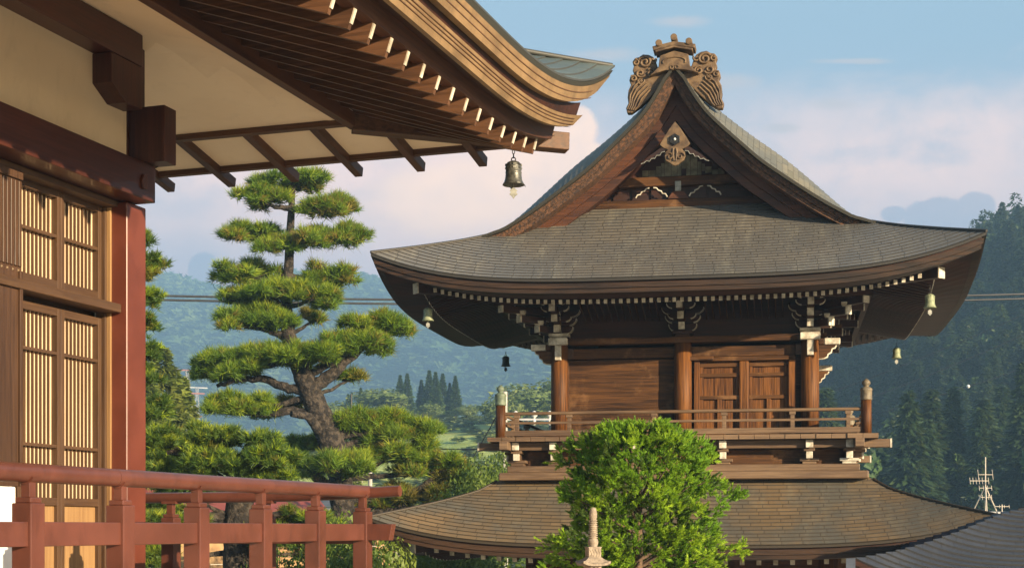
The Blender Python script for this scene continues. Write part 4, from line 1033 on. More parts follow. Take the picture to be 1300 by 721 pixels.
t = H()
es = [-3+(9-(-3))*i/8 for i in range(8)]+[9+3.2*i/16 for i in range(17)]
rows = [[(-3.66, E, 3.075+rl(E)+0.002) for E in es], [(-max(3.7, min(5.2, hipD(E))), E, 3.075+rl(E)*0.4+0.33*(max(3.7, min(5.2, hipD(E)))-3.66)) for E in es]]
t.strip(rows, 0, False); t.strip([[(x, y, z+0.03) for x, y, z in r] for r in rows], 0, False)
t.build('rafter_boarding', 'hall_rafter', roofA)
k = 0
E = 11.62
while E > 4.2:
    t = H(); D1 = max(3.85, min(5.18, hipD(E)-0.02)); z0 = 3.012+rl(E); z1 = 3.012+rl(E)*0.4+0.33*(D1-3.66)
    p0 = Vector((-3.655, E, z0)); p1 = Vector((-D1, E, z1)); dv = (p1-p0).normalized()
    t.beam(p0+dv*0.012, p1, 0.036, 0.14, 0); up_ = Vector((0, 0, 0.012)); t.beam(p0+up_, p0+dv*0.013+up_, 0.030, 0.090, 1)
    t.build('rafter', ['hall_rafter', 'white_end'], roofA); E -= 0.276
t = H(); t.beam((-3.60, 12.36, 3.335), (-5.2, 11.40, 3.40), 0.15, 0.15); t.build('hip_rafter', 'hall_rafter', roofA, bevel=0.006)
# roof sheet
rows_d = [0.11*i for i in range(44)]
sheet = H()
def topz(d): return 3.452+0.34*d+0.012*d*d
es = [-3+(9.3+3)*i/12 for i in range(12)]+[9.3+3.12*i/30 for i in range(31)]
for k in range(len(rows_d)-1):
    a, b = rows_d[k], rows_d[k+1]
    def ln(d, up):
        out = []
        for E in es:
            Ee = -3+(E+3)*(12.45-d*0.95+3)/(es[-1]+3); E = Ee+d*0.95
            kk = max(0.0, 1-(12.42-E)/2.7)**2
            out.append(Vector((-(3.30+d-0.10*kk*max(0, 1-d)), Ee, topz(d)+up+LIFT_T(E)*max(0, 1-d/1.6))))
        return out
    lo, hi, un = ln(a, 0.012), ln(b, 0.0), ln(a, -0.004)
    n = len(es)
    sheet.add(lo+hi, [(i, i+1, n+i+1, n+i) for i in range(n-1)], 0, False, [[(lo[i].y+50, k*.16+.002), (lo[i+1].y+50, k*.16+.002), (lo[i+1].y+50, k*.16+.158), (lo[i].y+50, k*.16+.158)] for i in range(n-1)])
    sheet.add(un+lo, [(i, i+1, n+i+1, n+i) for i in range(n-1)], 0, False)
roof_sheet = sheet.build('roof_slope', 'roof_hall', roofA)
t = H(); t.tube([(-(3.22+0.1*k+0.02*0), 12.43-0.095*k, topz(0.1*k)+0.02+0.52*max(0, 1-0.1*k/1.6)) for k in range(40)], 0.022, 6); t.build('hip_ridge', 'roof_hall', roofA)
sheet = H()
for k in range(len(rows_d)-1):
    a, b = rows_d[k], rows_d[k+1]
    def lnb(d, up):
        out = []
        for i in range(25):
            s_ = 6.0*(i/24)**1.6
            fl = 0.30*min(1, s_/1.6)*max(0, 1-d/1.5)
            out.append(Vector((-(3.30+d-0.0+s_), 12.42-d*0.95-fl, topz(d)+up+LIFT_T(12.42-s_)*max(0, 1-d/1.6))))
        return out
    lo, hi, un = lnb(a, 0.012), lnb(b, 0.0), lnb(a, -0.004)
    n = 25
    sheet.add(lo+hi, [(i, i+1, n+i+1, n+i) for i in range(n-1)], 0, False, [[(lo[i].x+50, k*.16+.002), (lo[i+1].x+50, k*.16+.002), (lo[i+1].x+50, k*.16+.158), (lo[i].x+50, k*.16+.158)] for i in range(n-1)])
    sheet.add(un+lo, [(i, i+1, n+i+1, n+i) for i in range(n-1)], 0, False)
sheet.build('roof_slope', 'roof_hall', roofA)
# closing boards under the far slope
t = H(); n = 20; r0, r1, r2 = [], [], []
for i in range(n):
    s_ = 6.0*(i/(n-1))**1.6; fl = 0.30*min(1, s_/1.6)
    r0.append((-(3.30+s_), 12.415-fl, 3.44+LIFT_T(12.42-s_))); r1.append((-(3.40+s_), 12.37-fl, 3.39+LIFT_T(12.42-s_)*0.95)); r2.append((-(3.75+s_), 12.10-0.02, 3.35+LIFT_T(12.42-s_)*0.3))
t.strip([r0, r1, r2], 0, False); t.build('eave_underside', 'hall_rafter', roofA)
# ---------------- veranda
t = H(); 
for k in range(60):
    y = -3+k*0.26
    if y > 12.2: break
    t.box(-6.25, -4.72, y, y+0.255, -0.68, -0.61)
t.build('veranda_floor', 'veranda_wood', hall)
t = H(); t.box(-9.5, -6.26, 9.85, 12.4, -0.68, -0.612); t.build('veranda_floor', 'veranda_wood', hall)
t = H(); t.box(-4.86, -4.74, -3, 12.4, -0.88, -0.69); t.build('floor_beam', 'rail_red', hall)
for e in (2.0, 5.0, 8.0, 11.2):
    t = H(); t.box(-5.1, -4.88, e-0.11, e+0.11, -ZC, -0.70); t.build('veranda_post', 'hall_column', hall)
t = H(); t.box(-12, -6.3, -3, 9.8, -ZC, -0.7); t.build('foundation', 'plaster_wall', hall)
# ---------------- red railing
rail = thing('veranda_railing', 'red lacquered railing with a round top rail along the hall veranda', 'railing', frame_pt((0, 0), HA, -5.0, 6.0, ZC-0.61), HA)
RO = (5.0, -6.0, 0.61)
def G(): return MB(RO)
t = G(); t.tube([(-5, e, 0.298) for e in (1.5, 4.6)], 0.0525, 20); t.tube([(-5, e, 0.298) for e in (4.603, 7.58)], 0.0525, 20); t.tube([(-5, e, 0.298) for e in (7.583, 11.30)], 0.0525, 20)
t.build('top_rail', 'rail_red', rail)
t = G(); xs = [-4.70, -4.85, -5.0, -5.3, -5.7, -6.2, -6.8, -7.6, -9.0]
t.tube([(x, 11.235, 0.262+0.042*max(0, 1-abs(x+4.7)/1.6)**2) for x in xs], [0.046]*len(xs), 18); t.build('top_rail', 'rail_red', rail)
# lower beams
def lower_beam(p0, p1, dx=False):
    t = G()
    if not dx: t.box(-5.042, -4.958, p0, p1, -0.10, 0.034)
    else: t.box(p0, p1, 11.12, 11.20, -0.10, 0.032)
    return t.build('lower_rail', 'rail_red', rail, bevel=0.006)
posts = [11.16-0.878*k for k in range(8)]
for a, b in zip(posts[1:], posts[:-1]): lower_beam(a+0.055, b-0.055)
t = G(); t.prism([(-4.94, 11.118, -0.10), (-4.745, 11.118, -0.10), (-4.72, 11.118, 0.034), (-4.94, 11.118, 0.034)], (0, 0.085, 0)); t.build('lower_rail', 'rail_red', rail, bevel=0.005)
t = G(); t.box(-9.0, -5.06, 11.12, 11.20, -0.13, 0.0); t.build('lower_rail', 'rail_red', rail, bevel=0.006)
def post(x, y, dz=0.0, along='y', top=0.248):
    t = G(); w_ = 0.062
    t.box(x-w_, x+w_, y-w_, y+w_, -0.61, 0.135+dz)
    t.box(x-w_+0.012, x+w_-0.012, y-w_+0.012, y+w_-0.012, 0.135+dz, 0.166+dz)
    o = t.build('post', 'rail_red', rail, bevel=0.006)
    t = G(); t.box(x-0.028, x+0.028, y-0.028, y+0.028, 0.166+dz, top); t.build('neck', 'rail_red', o, bevel=0.003)
    t = G()
    if along == 'y': t.strip([[(x+0.058*math.cos(a), y+yy_, 0.298+0.058*math.sin(a)) for a in [R(205+130*k/10) for k in range(11)]] for yy_ in (-0.036, 0.036)], 0, True); t.strip([[(x+0.053*math.cos(a)*q, y-0.036, 0.298+0.053*math.sin(a)*q) for a in [R(205+130*k/10) for k in range(11)]] for q in (1.0, 1.2)], 0, False)
    else: t.box(x-0.07, x+0.07, y-0.045, y+0.045, top-0.004, top+0.02)
    t.build('cradle', 'rail_red', o)
for e in posts: post(-5, e)
for x in (-5.92, -6.84, -7.76, -8.68): post(x, 11.235, -0.045, 'x', 0.212)
# ---------------- the bell under the hall eaves
pb = frame_pt((0, 0), HA, -4.0, 12.08, ZC+3.135)
b = wind_bell('wind_bell', 'dark bronze wind bell hanging from the corner of the near hall eaves', pb, ('bell_bronze', 'clapper_pale'), None, 0.09)
b.scale = (1.12, 1.12, 1.12)
# ================================================================ LAND
rng = np.random.default_rng(7)
random.seed(7)
def sm(x, a, b):
    t = np.clip((x-a)/(b-a), 0, 1); return t*t*(3-2*t)
_ph = np.random.default_rng(3).uniform(0, 6.28, 40)
def wob(x, y, s, k=0):
    return (np.sin(x/s+_ph[k])*np.cos(y/(s*1.3)+_ph[k+1])+0.6*np.sin(x/(s*.47)+y/(s*.6)+_ph[k+2])+0.35*np.sin(x/(s*.23)-y/(s*.31)+_ph[k+3]))
FS = 1.7; HS = 0.6
def far_h(x, y): return ZC+(far_h0(x/FS, y/FS)-ZC)*FS
def right_h(x, y): return ZC+(right_h0(x/HS, y/HS)-ZC)*HS
def far_h0(x, y):
    ridge = 168+6*np.sin(x/60.0+1.2)+5*np.sin(x/23.0)-10*sm(x, -40, 60)+0.012*np.abs(x)
    fold = wob(x, y, 110, 4)*13*sm(y, 480, 700)*(1-sm(y, 800, 1050))
    h = ridge*sm(y, 420, 1080)**0.85+fold
    return np.where(y > 1120, h-(y-1120)*0.1, h)
def near_ridge_h(x, y):      # the wooded spur in front of the far hill
    return 0*x
def right_h0(x, y):
    r = np.interp(x, [-40, 20, 60, 93, 120, 143, 170, 220, 320, 500], [0, 0, 4, 42, 66, 84, 92, 104, 125, 140])
    return r*sm(y, 150+0*x, 470)**0.9+wob(x, y, 40, 10)*2.5*sm(y, 180, 260)
def meadow_h(x, y):
    top = np.interp(x, [-60, -32, -20, -4, 6, 30], [4, 15, 19.5, 19.5, 18, 12])
    return top*sm(y, 70, 225)+wob(x, y, 22, 20)*0.5*sm(y, 90, 140)
def terrain(name, fn, x0, x1, y0, y1, nx, ny, m, zoff=-0.3):
    X = np.linspace(x0, x1, nx); Y = np.linspace(y0, y1, ny); XX, YY = np.meshgrid(X, Y)
    Z = fn(XX, YY)+zoff
    vs = np.stack([XX, YY, Z], -1).reshape(-1, 3)
    fs = [(j*nx+i, j*nx+i+1, (j+1)*nx+i+1, (j+1)*nx+i) for j in range(ny-1) for i in range(nx-1)]
    me = bpy.data.meshes.new(name); me.from_pydata(vs.tolist(), [], fs); me.materials.append(MATS[m])
    me.polygons.foreach_set('use_smooth', [True]*len(fs))
    o = bpy.data.objects.new(name, me); COL.objects.link(o); o['kind'] = 'structure'; return o
t = MB((0, 0, 0)); t.add([(-7000, -3000, 0), (7000, -3000, 0), (7000, 9000, 0), (-7000, 9000, 0)], [(0, 1, 2, 3)]); g_ = t.build('ground', 'grass_ground'); g_['kind'] = 'structure'
t = MB((0, 0, 0)); t.add([(-30, -25, 0.01), (30, -25, 0.01), (30, 34, 0.01), (-30, 34, 0.01)], [(0, 1, 2, 3)]); g_ = t.build('bounce_gravel', 'gravel'); g_['kind'] = 'structure'  # wide pale gravel sheet, enlarged and lightened to bounce light
terrain('far_hill', far_h, -620*FS, 900*FS, 400*FS, 1400*FS, 120, 90, 'hill_soil')
terrain('wooded_hillside', right_h, -40*HS, 420*HS, 140*HS, 640*HS, 80, 80, 'hill_soil')
terrain('meadow_hill', meadow_h, -75, 45, 68, 240, 80, 80, 'meadow')

# ---------------- foliage helpers
def norm(v): return v/np.maximum(1e-9, np.linalg.norm(v, axis=-1, keepdims=True))
def tufts(c, d, n, length, width, spread, r, curl=0.0):
    """needles: n thin triangles from every centre c around direction d"""
    N = len(c); c = np.repeat(c, n, 0); d = np.repeat(d, n, 0)
    dd = norm(d+r.normal(0, spread, (N*n, 3))); L = length*r.uniform(0.7, 1.15, (N*n, 1))
    side = norm(np.cross(dd, r.normal(0, 1, (N*n, 3))))*width*0.5
    c = c+r.normal(0, length*0.12, (N*n, 3))
    tip = c+dd*L
    if curl: tip[:, 2] -= curl*L[:, 0]
    return np.stack([c-side, c+side, tip], 1).reshape(-1, 3)
def pad(cx, cy, cz, rx, ry, rz, n, r):
    """points and directions in a flattened cloud of twigs, domed on top"""
    a = r.uniform(0, 2*math.pi, n); rad = np.sqrt(r.uniform(0, 1, n))
    lobes = 1+0.16*np.sin(a*3+r.uniform(0, 6))+0.13*np.sin(a*5+r.uniform(0, 6))
    x = rad*np.cos(a)*lobes; y = rad*np.sin(a)*lobes
    top = np.sqrt(np.clip(1-rad**2, 0, 1)); q = r.uniform(0, 1, n)**0.6
    z = -0.25+top*q*1.2+0.16*np.sin(x*6+r.uniform(0, 6))+0.14*np.sin(y*7+r.uniform(0, 6))
    c = np.stack([cx+x*rx, cy+y*ry, cz+z*rz], 1)
    d = norm(np.stack([x*1.0, y*1.0, 0.75+0*x], 1)+r.normal(0, 0.25, (n, 3)))
    return c, d
def cards(c, d, size, r, elong=1.6):
    """leaf-sized triangles at points c, roughly facing d"""
    n = len(c); a = norm(np.cross(d, r.normal(0, 1, (n, 3)))); b = norm(np.cross(d, a))
    s = size*r.uniform(0.6, 1.3, (n, 1))
    return np.stack([c-a*s*0.5, c+a*s*0.5, c+b*s*elong], 1).reshape(-1, 3)

# ---------------- garden pines
def branch(t, pts, r0, r1, seed):
    rr = random.Random(seed); out = []
    pts = [Vector(p) for p in pts]; n = 5
    for i in range(len(pts)-1):
        for k in range(n):
            q = k/n; p = pts[i].lerp(pts[i+1], q); out.append(p)
    out.append(pts[-1]); N = len(out)
    L = (pts[-1]-pts[0]).length
    for i in range(1, N-1): out[i] = out[i]+Vector((rr.uniform(-1, 1), rr.uniform(-1, 1), rr.uniform(-1, 1)))*L*0.012
    t.tube(out, [r0+(r1-r0)*i/(N-1) for i in range(N)], 9, wob=0.16, seed=seed)
def garden_pine(label, Y, base_px, trunk, radii, limbs, pads, seed, needle=('pine_needles', 'pine_needles_yellow'), dens=0.62, nl=0.17, wide=0.016, barkm='bark'):
    r = np.random.default_rng(seed); s = Y/F
    bp = at(base_px, 670, Y); root = thing('garden_pine', label, 'pine tree', (bp.x, Y, 0))
    def loc(px, py, dy=0.0): return Vector(((px-650)*s-bp.x, dy*Y/27, ZC+(670-py)*s))
    t = MB((0, 0, 0))
    P = [loc(x, y) for x, y in trunk]; out = []; rad = []
    for i in range(len(P)-1):
        for k in range(4):
            q = k/4; out.append(P[i].lerp(P[i+1], q)); rad.append((radii[i]+(radii[i+1]-radii[i])*q)*s)
    out.append(P[-1]); rad.append(radii[-1]*s)
    out = [Vector((out[0].x, 0, 0))]+out; rad = [rad[0]*1.25]+rad
    t.tube(out, rad, 14, wob=0.14, seed=seed)
    for i, (pts, r0, r1, dy) in enumerate(limbs):
        n = len(pts); branch(t, [loc(x, y, dy*k/(n-1)) for k, (x, y) in enumerate(pts)], r0*s, r1*s, seed*50+i)
    tips = []
    for i, (px, py, hw_, hh, dy, yellow_share) in enumerate(pads):
        # twig from the nearest trunk point slightly lower than the pad
        tgt = loc(px, py+hh*0.35, dy)
        best = min(P, key=lambda p: (p-(tgt-Vector((0, 0, 8*s)))).length)
        if (best-tgt).length > 0.25:
            mid = best.lerp(tgt, 0.55)-Vector((0, 0, 3*s))
            branch(t, [best, mid, tgt], min(5.0, 2.2+hw_*0.05)*s, 1.2*s, seed*70+i)
        for q in range(5):
            a = q*1.3+i; e = tgt+Vector((math.cos(a)*hw_*0.65*s, math.sin(a)*hw_*0.5*s, hh*0.25*s)); t.tube([tgt-Vector((0, 0, hh*.1*s)), tgt.lerp(e, 0.5)-Vector((0, 0, hh*0.1*s)), e], [1.5*s, 1.1*s, 0.5*s], 5)
    t.build('trunk', barkm, root)
    V1 = []; idx = []
    for (px, py, hw_, hh, dy, yellow_share) in pads:
        hw_ *= 1.0; hh *= 1.12
        nsub = max(5, int((hw_+8)*(hh+6)/72))
        c0 = loc(px, py, dy)
        for k in range(nsub):
            a = r.uniform(0, 6.28); rr_ = math.sqrt(r.uniform(0, 1))*1.0
            e = r.uniform(8.5, 14.0)*(0.75 if hw_ < 25 else 1.0)           # size of one twig cloud in photo pixels
            ox_, oy_ = rr_*math.cos(a), rr_*math.sin(a)
            oz_ = (1-rr_*rr_)*0.55*r.uniform(0.1, 1.4)-0.32+r.uniform(-0.45, 0.45)
            n = int(e*e*dens*0.36)
            c, d = pad(c0.x+ox_*(hw_-e*0.55)*s, c0.y+oy_*(hw_-e*0.5)*s*0.8, c0.z+oz_*hh*1.1*s, e*1.05*s, e*s, e*0.58*s, n, r)
            v = tufts(c, d, 20, nl*r.uniform(0.8, 1.05), wide, 0.62, r)
            V1.append(v)
            ii = np.where(r.random(n) < (yellow_share*1.6 if r.random() < 0.5 else yellow_share*0.4), 1, 0)
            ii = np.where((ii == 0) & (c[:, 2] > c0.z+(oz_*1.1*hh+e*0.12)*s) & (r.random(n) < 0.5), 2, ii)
            idx.append(np.repeat(ii, 20))
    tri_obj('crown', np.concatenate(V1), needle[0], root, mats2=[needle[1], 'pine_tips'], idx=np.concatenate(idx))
    return root
main_pads = [(372, 228, 46, 13, 0, .25), (335, 255, 38, 12, -.2, .25), (425, 255, 28, 10, .2, .3), (412, 270, 28, 9, -.3, .3),  # last value: share of yellow needles, raised to colour in sunlit pads
 (320, 296, 40, 13, .1, .2), (425, 298, 40, 13, 0, .2), (373, 313, 42, 14, -.5, .25), (314, 347, 44, 17, 0, .1), (417, 350, 34, 13, .1, .15),
 (350, 374, 44, 12, -.4, .05), (398, 380, 36, 14, -.5, .1), (302, 378, 28, 9, .1, .1), (328, 410, 54, 18, -.2, .08), (392, 397, 20, 8, .6, .7),
 (478, 412, 44, 14, .1, .1), (456, 436, 52, 19, -.2, .1), (398, 452, 42, 15, -.6, .05), (348, 452, 42, 14, -.1, .1), (300, 463, 54, 19, 0, .06),
 (437, 476, 20, 8, .6, .7), (272, 468, 30, 14, .3, .05), (302, 517, 50, 17, 0, .06), (355, 510, 22, 8, .5, .6), (480, 538, 62, 20, .3, .08), (528, 545, 30, 14, .2, .15),
 (428, 592, 50, 17, -1.0, .05), (500, 572, 60, 18, .1, .12), (545, 592, 48, 18, .2, .3), (578, 605, 28, 20, .3, .65), (535, 627, 54, 16, .3, .55), (390, 560, 40, 12, .8, .2), (480, 640, 40, 10, .4, .4)]
garden_pine('tall cloud pruned pine with a bent dark trunk left of the bell tower', 40.0, 437,
    [(437, 700), (436, 665), (434, 635), (432, 605), (424, 570), (410, 535), (396, 502), (386, 478), (376, 455), (366, 425), (363, 390), (366, 350), (368, 305), (370, 265), (373, 228)],
    [18, 16.5, 15, 15, 17, 15, 14, 13, 11, 9.5, 7.5, 6.5, 5.5, 4.2, 2.5],
    [([(396, 492), (418, 478), (440, 458), (462, 440)], 10, 4, 0), ([(390, 498), (362, 492), (335, 480), (300, 482), (275, 490)], 7, 2.5, 0), ([(405, 528), (372, 522), (335, 527), (300, 524)], 7, 3, -.1),
     ([(425, 560), (405, 545), (395, 530), (375, 528)], 8, 4, -.5), ([(432, 590), (460, 582), (492, 580), (520, 570)], 7, 3, 0), ([(420, 555), (448, 548), (480, 552), (520, 545)], 7, 3, .3),
     ([(436, 655), (470, 652), (505, 643), (530, 622), (560, 600)], 12, 4, .2), ([(434, 628), (415, 615), (400, 600), (425, 598)], 9, 4, -1.0), ([(362, 395), (340, 380), (320, 376)], 4, 2, 0), ([(366, 432), (345, 420), (310, 415)], 5, 2, 0)],
    main_pads, 11, nl=0.28, wide=0.023)
garden_pine('lower pine with a straight dark trunk seen through the red railing', 21.0, 303,
    [(303, 760), (303, 700), (304, 660), (306, 620), (310, 590), (318, 565)], [20, 19, 19, 16, 12, 7],
    [([(306, 610), (280, 590), (245, 575), (215, 575)], 8, 3, -.2), ([(308, 600), (335, 585), (360, 590)], 6, 3, .1), ([(303, 660), (270, 655), (235, 665), (205, 675)], 8, 3, -.2), ([(305, 650), (340, 655), (380, 650)], 7, 3, .2)],
    [(306, 552, 50, 16, 0, .03), (262, 555, 42, 17, .1, .03), (225, 560, 40, 20, -.2, .03), (330, 583, 58, 22, -.4, .05), (275, 590, 50, 18, -.3, .04), (208, 600, 34, 24, .2, .05), (355, 610, 44, 16, -.1, .08),
     (250, 625, 50, 16, -.2, .05), (380, 660, 55, 14, .3, .25), (225, 662, 50, 20, -.2, .05), (340, 680, 40, 14, -.3, .1), (200, 700, 40, 22, 0, .05), (400, 695, 40, 16, .4, .3)], 23, needle=('pine_needles_deep', 'pine_needles_yellow'), nl=0.13, wide=0.013, dens=0.5)
garden_pine('pine half hidden behind the red corner column of the hall', 24.0, 166,
    [(166, 760), (168, 680), (166, 600), (164, 520), (163, 440), (165, 370), (170, 310)], [14, 13, 12, 10, 8, 6, 3],
    [([(164, 500), (185, 480), (200, 478)], 5, 2, 0)],
    [(170, 306, 26, 14, 0, .1), (180, 340, 32, 15, 0, .55), (172, 378, 36, 12, 0, .15), (150, 400, 40, 16, 0, .1), (172, 412, 28, 13, .1, .05), (175, 440, 26, 20, 0, .03), (178, 478, 28, 20, 0, .03), (186, 520, 34, 20, 0, .03), (190, 555, 40, 18, 0, .03), (198, 590, 40, 18, 0, .03), (190, 640, 40, 22, 0, .03)], 31, needle=('pine_needles_deep', 'pine_needles_yellow'), dens=0.5, nl=0.14, wide=0.015)

# ---------------- bright clipped pine before the tower
def candle_pine(label, px, Y, wpx, top, seed):
    r = np.random.default_rng(seed); s = Y/F
    bp = at(px, 670, Y); root = thing('young_pine', label, 'pine tree', (bp.x, Y, 0))
    prof = [(543, 34), (552, 66), (568, 88), (595, 99), (620, 108), (650, 106), (675, 108), (700, 122), (720, 126), (780, 125), (850, 105), (920, 70)]
    ys = [p[0] for p in prof]; ws = [p[1] for p in prof]
    # clumps of twigs, each a fan of bottle-brush shoots
    M = 1750; per = 7; N = M*per
    y = r.uniform(545, 915, M); a = r.uniform(0, 2*math.pi, M)
    lob = 0.93+0.15*np.sin(a*3+y/31)+0.12*np.sin(a*5-y/17+2)+0.08*np.sin(a*2+y/9)
    W = np.interp(y, ys, ws)*lob
    rad = (W-9)*(1-0.55*r.random(M)**1.8)
    cc = np.stack([rad*np.cos(a)*s, rad*np.sin(a)*s*0.92, ZC+(670-y)*s], 1)
    up = np.clip((760-y)/230, 0.2, 0.9)
    cd = norm(np.stack([np.cos(a)*0.9, np.sin(a)*0.9, up], 1))
    c = np.repeat(cc, per, 0)+r.normal(0, 0.020, (N, 3)); d0 = np.repeat(cd, per, 0)
    d = norm(d0+r.normal(0, 0.55, (N, 3))+np.array([0, 0, 0.15]))
    n_n = 44; Ls = np.repeat(0.095*r.uniform(0.6, 1.25, (N, 1)), n_n, 0)
    cr = np.repeat(c, n_n, 0); dr = np.repeat(d, n_n, 0)
    k = r.uniform(0.25, 1, (N*n_n, 1))
    base = cr+dr*k*Ls
    q = norm(np.cross(dr, r.normal(0, 1, (N*n_n, 3))))
    nd = norm(q*(0.95-0.55*k)+dr*(0.6+0.5*k))
    ln = 0.036*r.uniform(0.7, 1.2, (N*n_n, 1))
    sd2 = norm(np.cross(nd, r.normal(0, 1, (N*n_n, 3))))*0.0042
    tri = np.stack([base-sd2, base+sd2, base+nd*ln], 1).reshape(-1, 3)
    tri_obj('crown', tri, 'bush_needles', root, mats2=['pine_needles_deep'], idx=np.repeat((r.random(M) < 0.22).astype(int), per*n_n))
    t = MB((0, 0, 0)); t.tube([(0, 0, 0), (0.03, 0, 1.2), (-0.02, 0.02, 2.4), (0, 0, 3.8)], [0.09, 0.08, 0.06, 0.02], 10, wob=0.1)
    for i in range(70):
        z = random.uniform(1.5, 4.0); a = random.uniform(0, 6.28); yy_ = 670-(z-ZC)/s; Wd = np.interp(yy_, ys, ws)*s*0.8
        t.tube([(0, 0, z-0.3), (Wd*0.5*math.cos(a), Wd*0.5*math.sin(a), z-0.12), (Wd*math.cos(a), Wd*math.sin(a)*0.9, z+0.05)], [0.022, 0.014, 0.006], 5)
    t.build('trunk', 'bark_warm', root)
    return root
candle_pine('dense bright green young pine with upright shoots in front of the bell tower', 812, 14.5, 245, 540, 5)

# ---------------- stone pagoda
PG = at(753, 670, 11.0); s = 11.0/F
pag = thing('stone_pagoda', 'slender carved stone pagoda spire with stacked rings before the young pine', 'stone pagoda', (PG.x, 11.0, 0), R(14))
t = MB((0, 0, 0)); Zp = lambda y: ZC+(670-y)*s
prof = [(0.0, Zp(643.5)), (2.2*s, Zp(643.8)), (3.8*s, Zp(645.5)), (3.9*s, Zp(647)), (4.6*s, Zp(649)), (5.0*s, Zp(653)), (5.0*s, Zp(657)), (4.4*s, Zp(657.8))]
for k in range(9):
    y = 659+k*2.7; prof += [(4.0*s, Zp(y)), (5.2*s+0.10*k*s, Zp(y+0.6)), (5.2*s+0.10*k*s, Zp(y+1.7)), (4.2*s, Zp(y+2.2))]
prof += [(5.8*s, Zp(684)), (6.6*s, Zp(687)), (6.2*s, Zp(690)), (5.2*s, Zp(693)), (5.6*s, Zp(694))]
t.lathe(prof[::-1], (0, 0, 0), 20); t.build('ring_spire', 'stone', pag)
t = MB((0, 0, 0)); hs = 8.2*s; t.box(-hs, hs, -hs, hs, Zp(707), Zp(694)); t.box(-hs*1.08, hs*1.08, -hs*1.08, hs*1.08, Zp(695), Zp(693.6)); o = t.build('dew_basin', 'stone', pag, bevel=0.003)
t = MB((0, 0, 0))
for sy in (-1, 1):
    for k in range(4):
        x = (-5.4+k*3.6)*s
        t.tube([(x+1.1*s*math.sin(q*1.6), sy*(hs+0.001), Zp(705.5)+q*9.0*s/3) for q in [0, .5, 1, 1.5, 2, 2.5, 3]], 0.5*s, 5)
t.build('relief', 'stone', o)
def pag_roof(z_eave, half, top_half, h, lift, th):
    t = MB((0, 0, 0)); n = 8
    def ed(i, hf, z, L):
        out = []
        for sidei in range(4):
            for k in range(n):
                q = -1+2*k/n; x, y = q*hf, -hf
                for _ in range(sidei): x, y = -y, x
                out.append((x, y, z+L*abs(q)**3))
        return out
    rows = [ed(0, top_half, z_eave-th, 0), ed(0, half*0.99, z_eave-th*0.9, lift), ed(0, half, z_eave, lift)]
    for k in (0.35, 0.7, 1.0): rows.append(ed(0, half+(top_half-half)*k, z_eave+h*k**1.5, lift*(1-k)))
    t.strip(rows, 0, False, close=True)
    t.add(rows[-1], [tuple(range(len(rows[-1])))]); t.add(rows[0], [tuple(range(len(rows[0])-1, -1, -1))])
    t.build('pagoda_roof', 'stone', pag)
z = Zp(715); half = 22*s
hfs = [22, 24, 26, 28, 30]
for k in range(5):
    hf = hfs[k]*s
    pag_roof(z, hf*0.82, 8.0*s*(1+0.18*k), 8.5*s+0.0, 3.4*s, 3.0*s)
    t = MB((0, 0, 0)); b_ = (8.5+1.6*k)*s; hgt = (46+3*k)*s
    t.box(-b_, b_, -b_, b_, z-hgt-3*s, z-2.5*s)
    for dx in (-0.6, 0, 0.6): t.box(b_*dx-1.4*s, b_*dx+1.4*s, -b_-1.2*s, b_+1.2*s, z-8*s, z-3*s)
    t.build('pagoda_storey', 'stone', pag, bevel=0.003)
    z -= hgt+3*s
t = MB((0, 0, 0)); t.box(-0.22, 0.22, -0.22, 0.22, 0.0, z, top=0.03); t.build('pedestal', 'stone', pag, bevel=0.01)

# ---------------- slate roofed pavilion, right foreground
PC_A = R(-14); PS = 15.0
corner = at(1086, 732, 15.2)
SR = Roof(2.3, 2.3, [0, 0.5, 1.0, 1.6, 2.0, 2.3], [-0.62, -0.44, -0.20, 0.13, 0.27, 0.32], 0.30, 1.8)
ca, sa = math.cos(PC_A), math.sin(PC_A)
pcx = corner.x+ca*2.3-sa*2.3; pcy = corner.y+sa*2.3+ca*2.3
pav = thing('slate_roofed_pavilion', 'low pavilion with a dark blue grey slate roof beside the tower eaves at right', 'pavilion', (pcx, pcy, 0), PC_A)
mb = MB(); rg = random.Random(9)
for sd_ in 'FRBL': SR.tiles(mb, sd_, 0, 2.25, 36, 0.105, 0.020, 0, rg)
pr = mb.build('slate_roof', 'roof_slate', pav)
mb = MB()
for sd_ in 'FRBL': SR.ring(mb, sd_, [(0, -0.61), (0.0, -0.68), (0.06, -0.70), (0.5, -0.66), (1.9, -0.2)])
mb.build('roof_underside', 'tower_eaves_wood', pr)
mb = MB(); mb.lathe([(0.14, 0.28), (0.14, 0.33), (0.08, 0.35), (0.05, 0.38), (0.0, 0.39)], (0, 0, 0), 16); mb.build('roof_finial', 'dark_metal', pr)
for x in (-1, 1):
    for y in (-1, 1):
        mb = MB(); mb.lathe([(0.13, -3.2), (0.12, -0.3)], (x*1.5, y*1.5, 0), 14); mb.build('column', 'tower_wood_z', pav)
for q in (-1, 1):
    mb = MB(); mb.box(-1.6, 1.6, q*1.5-0.07, q*1.5+0.07, -0.55, -0.36); mb.build('tie_beam', 'tower_wood', pav)
    mb = MB(); mb.box(q*1.5-0.07, q*1.5+0.07, -1.6, 1.6, -0.548, -0.362); mb.build('tie_beam', 'tower_wood_y', pav)

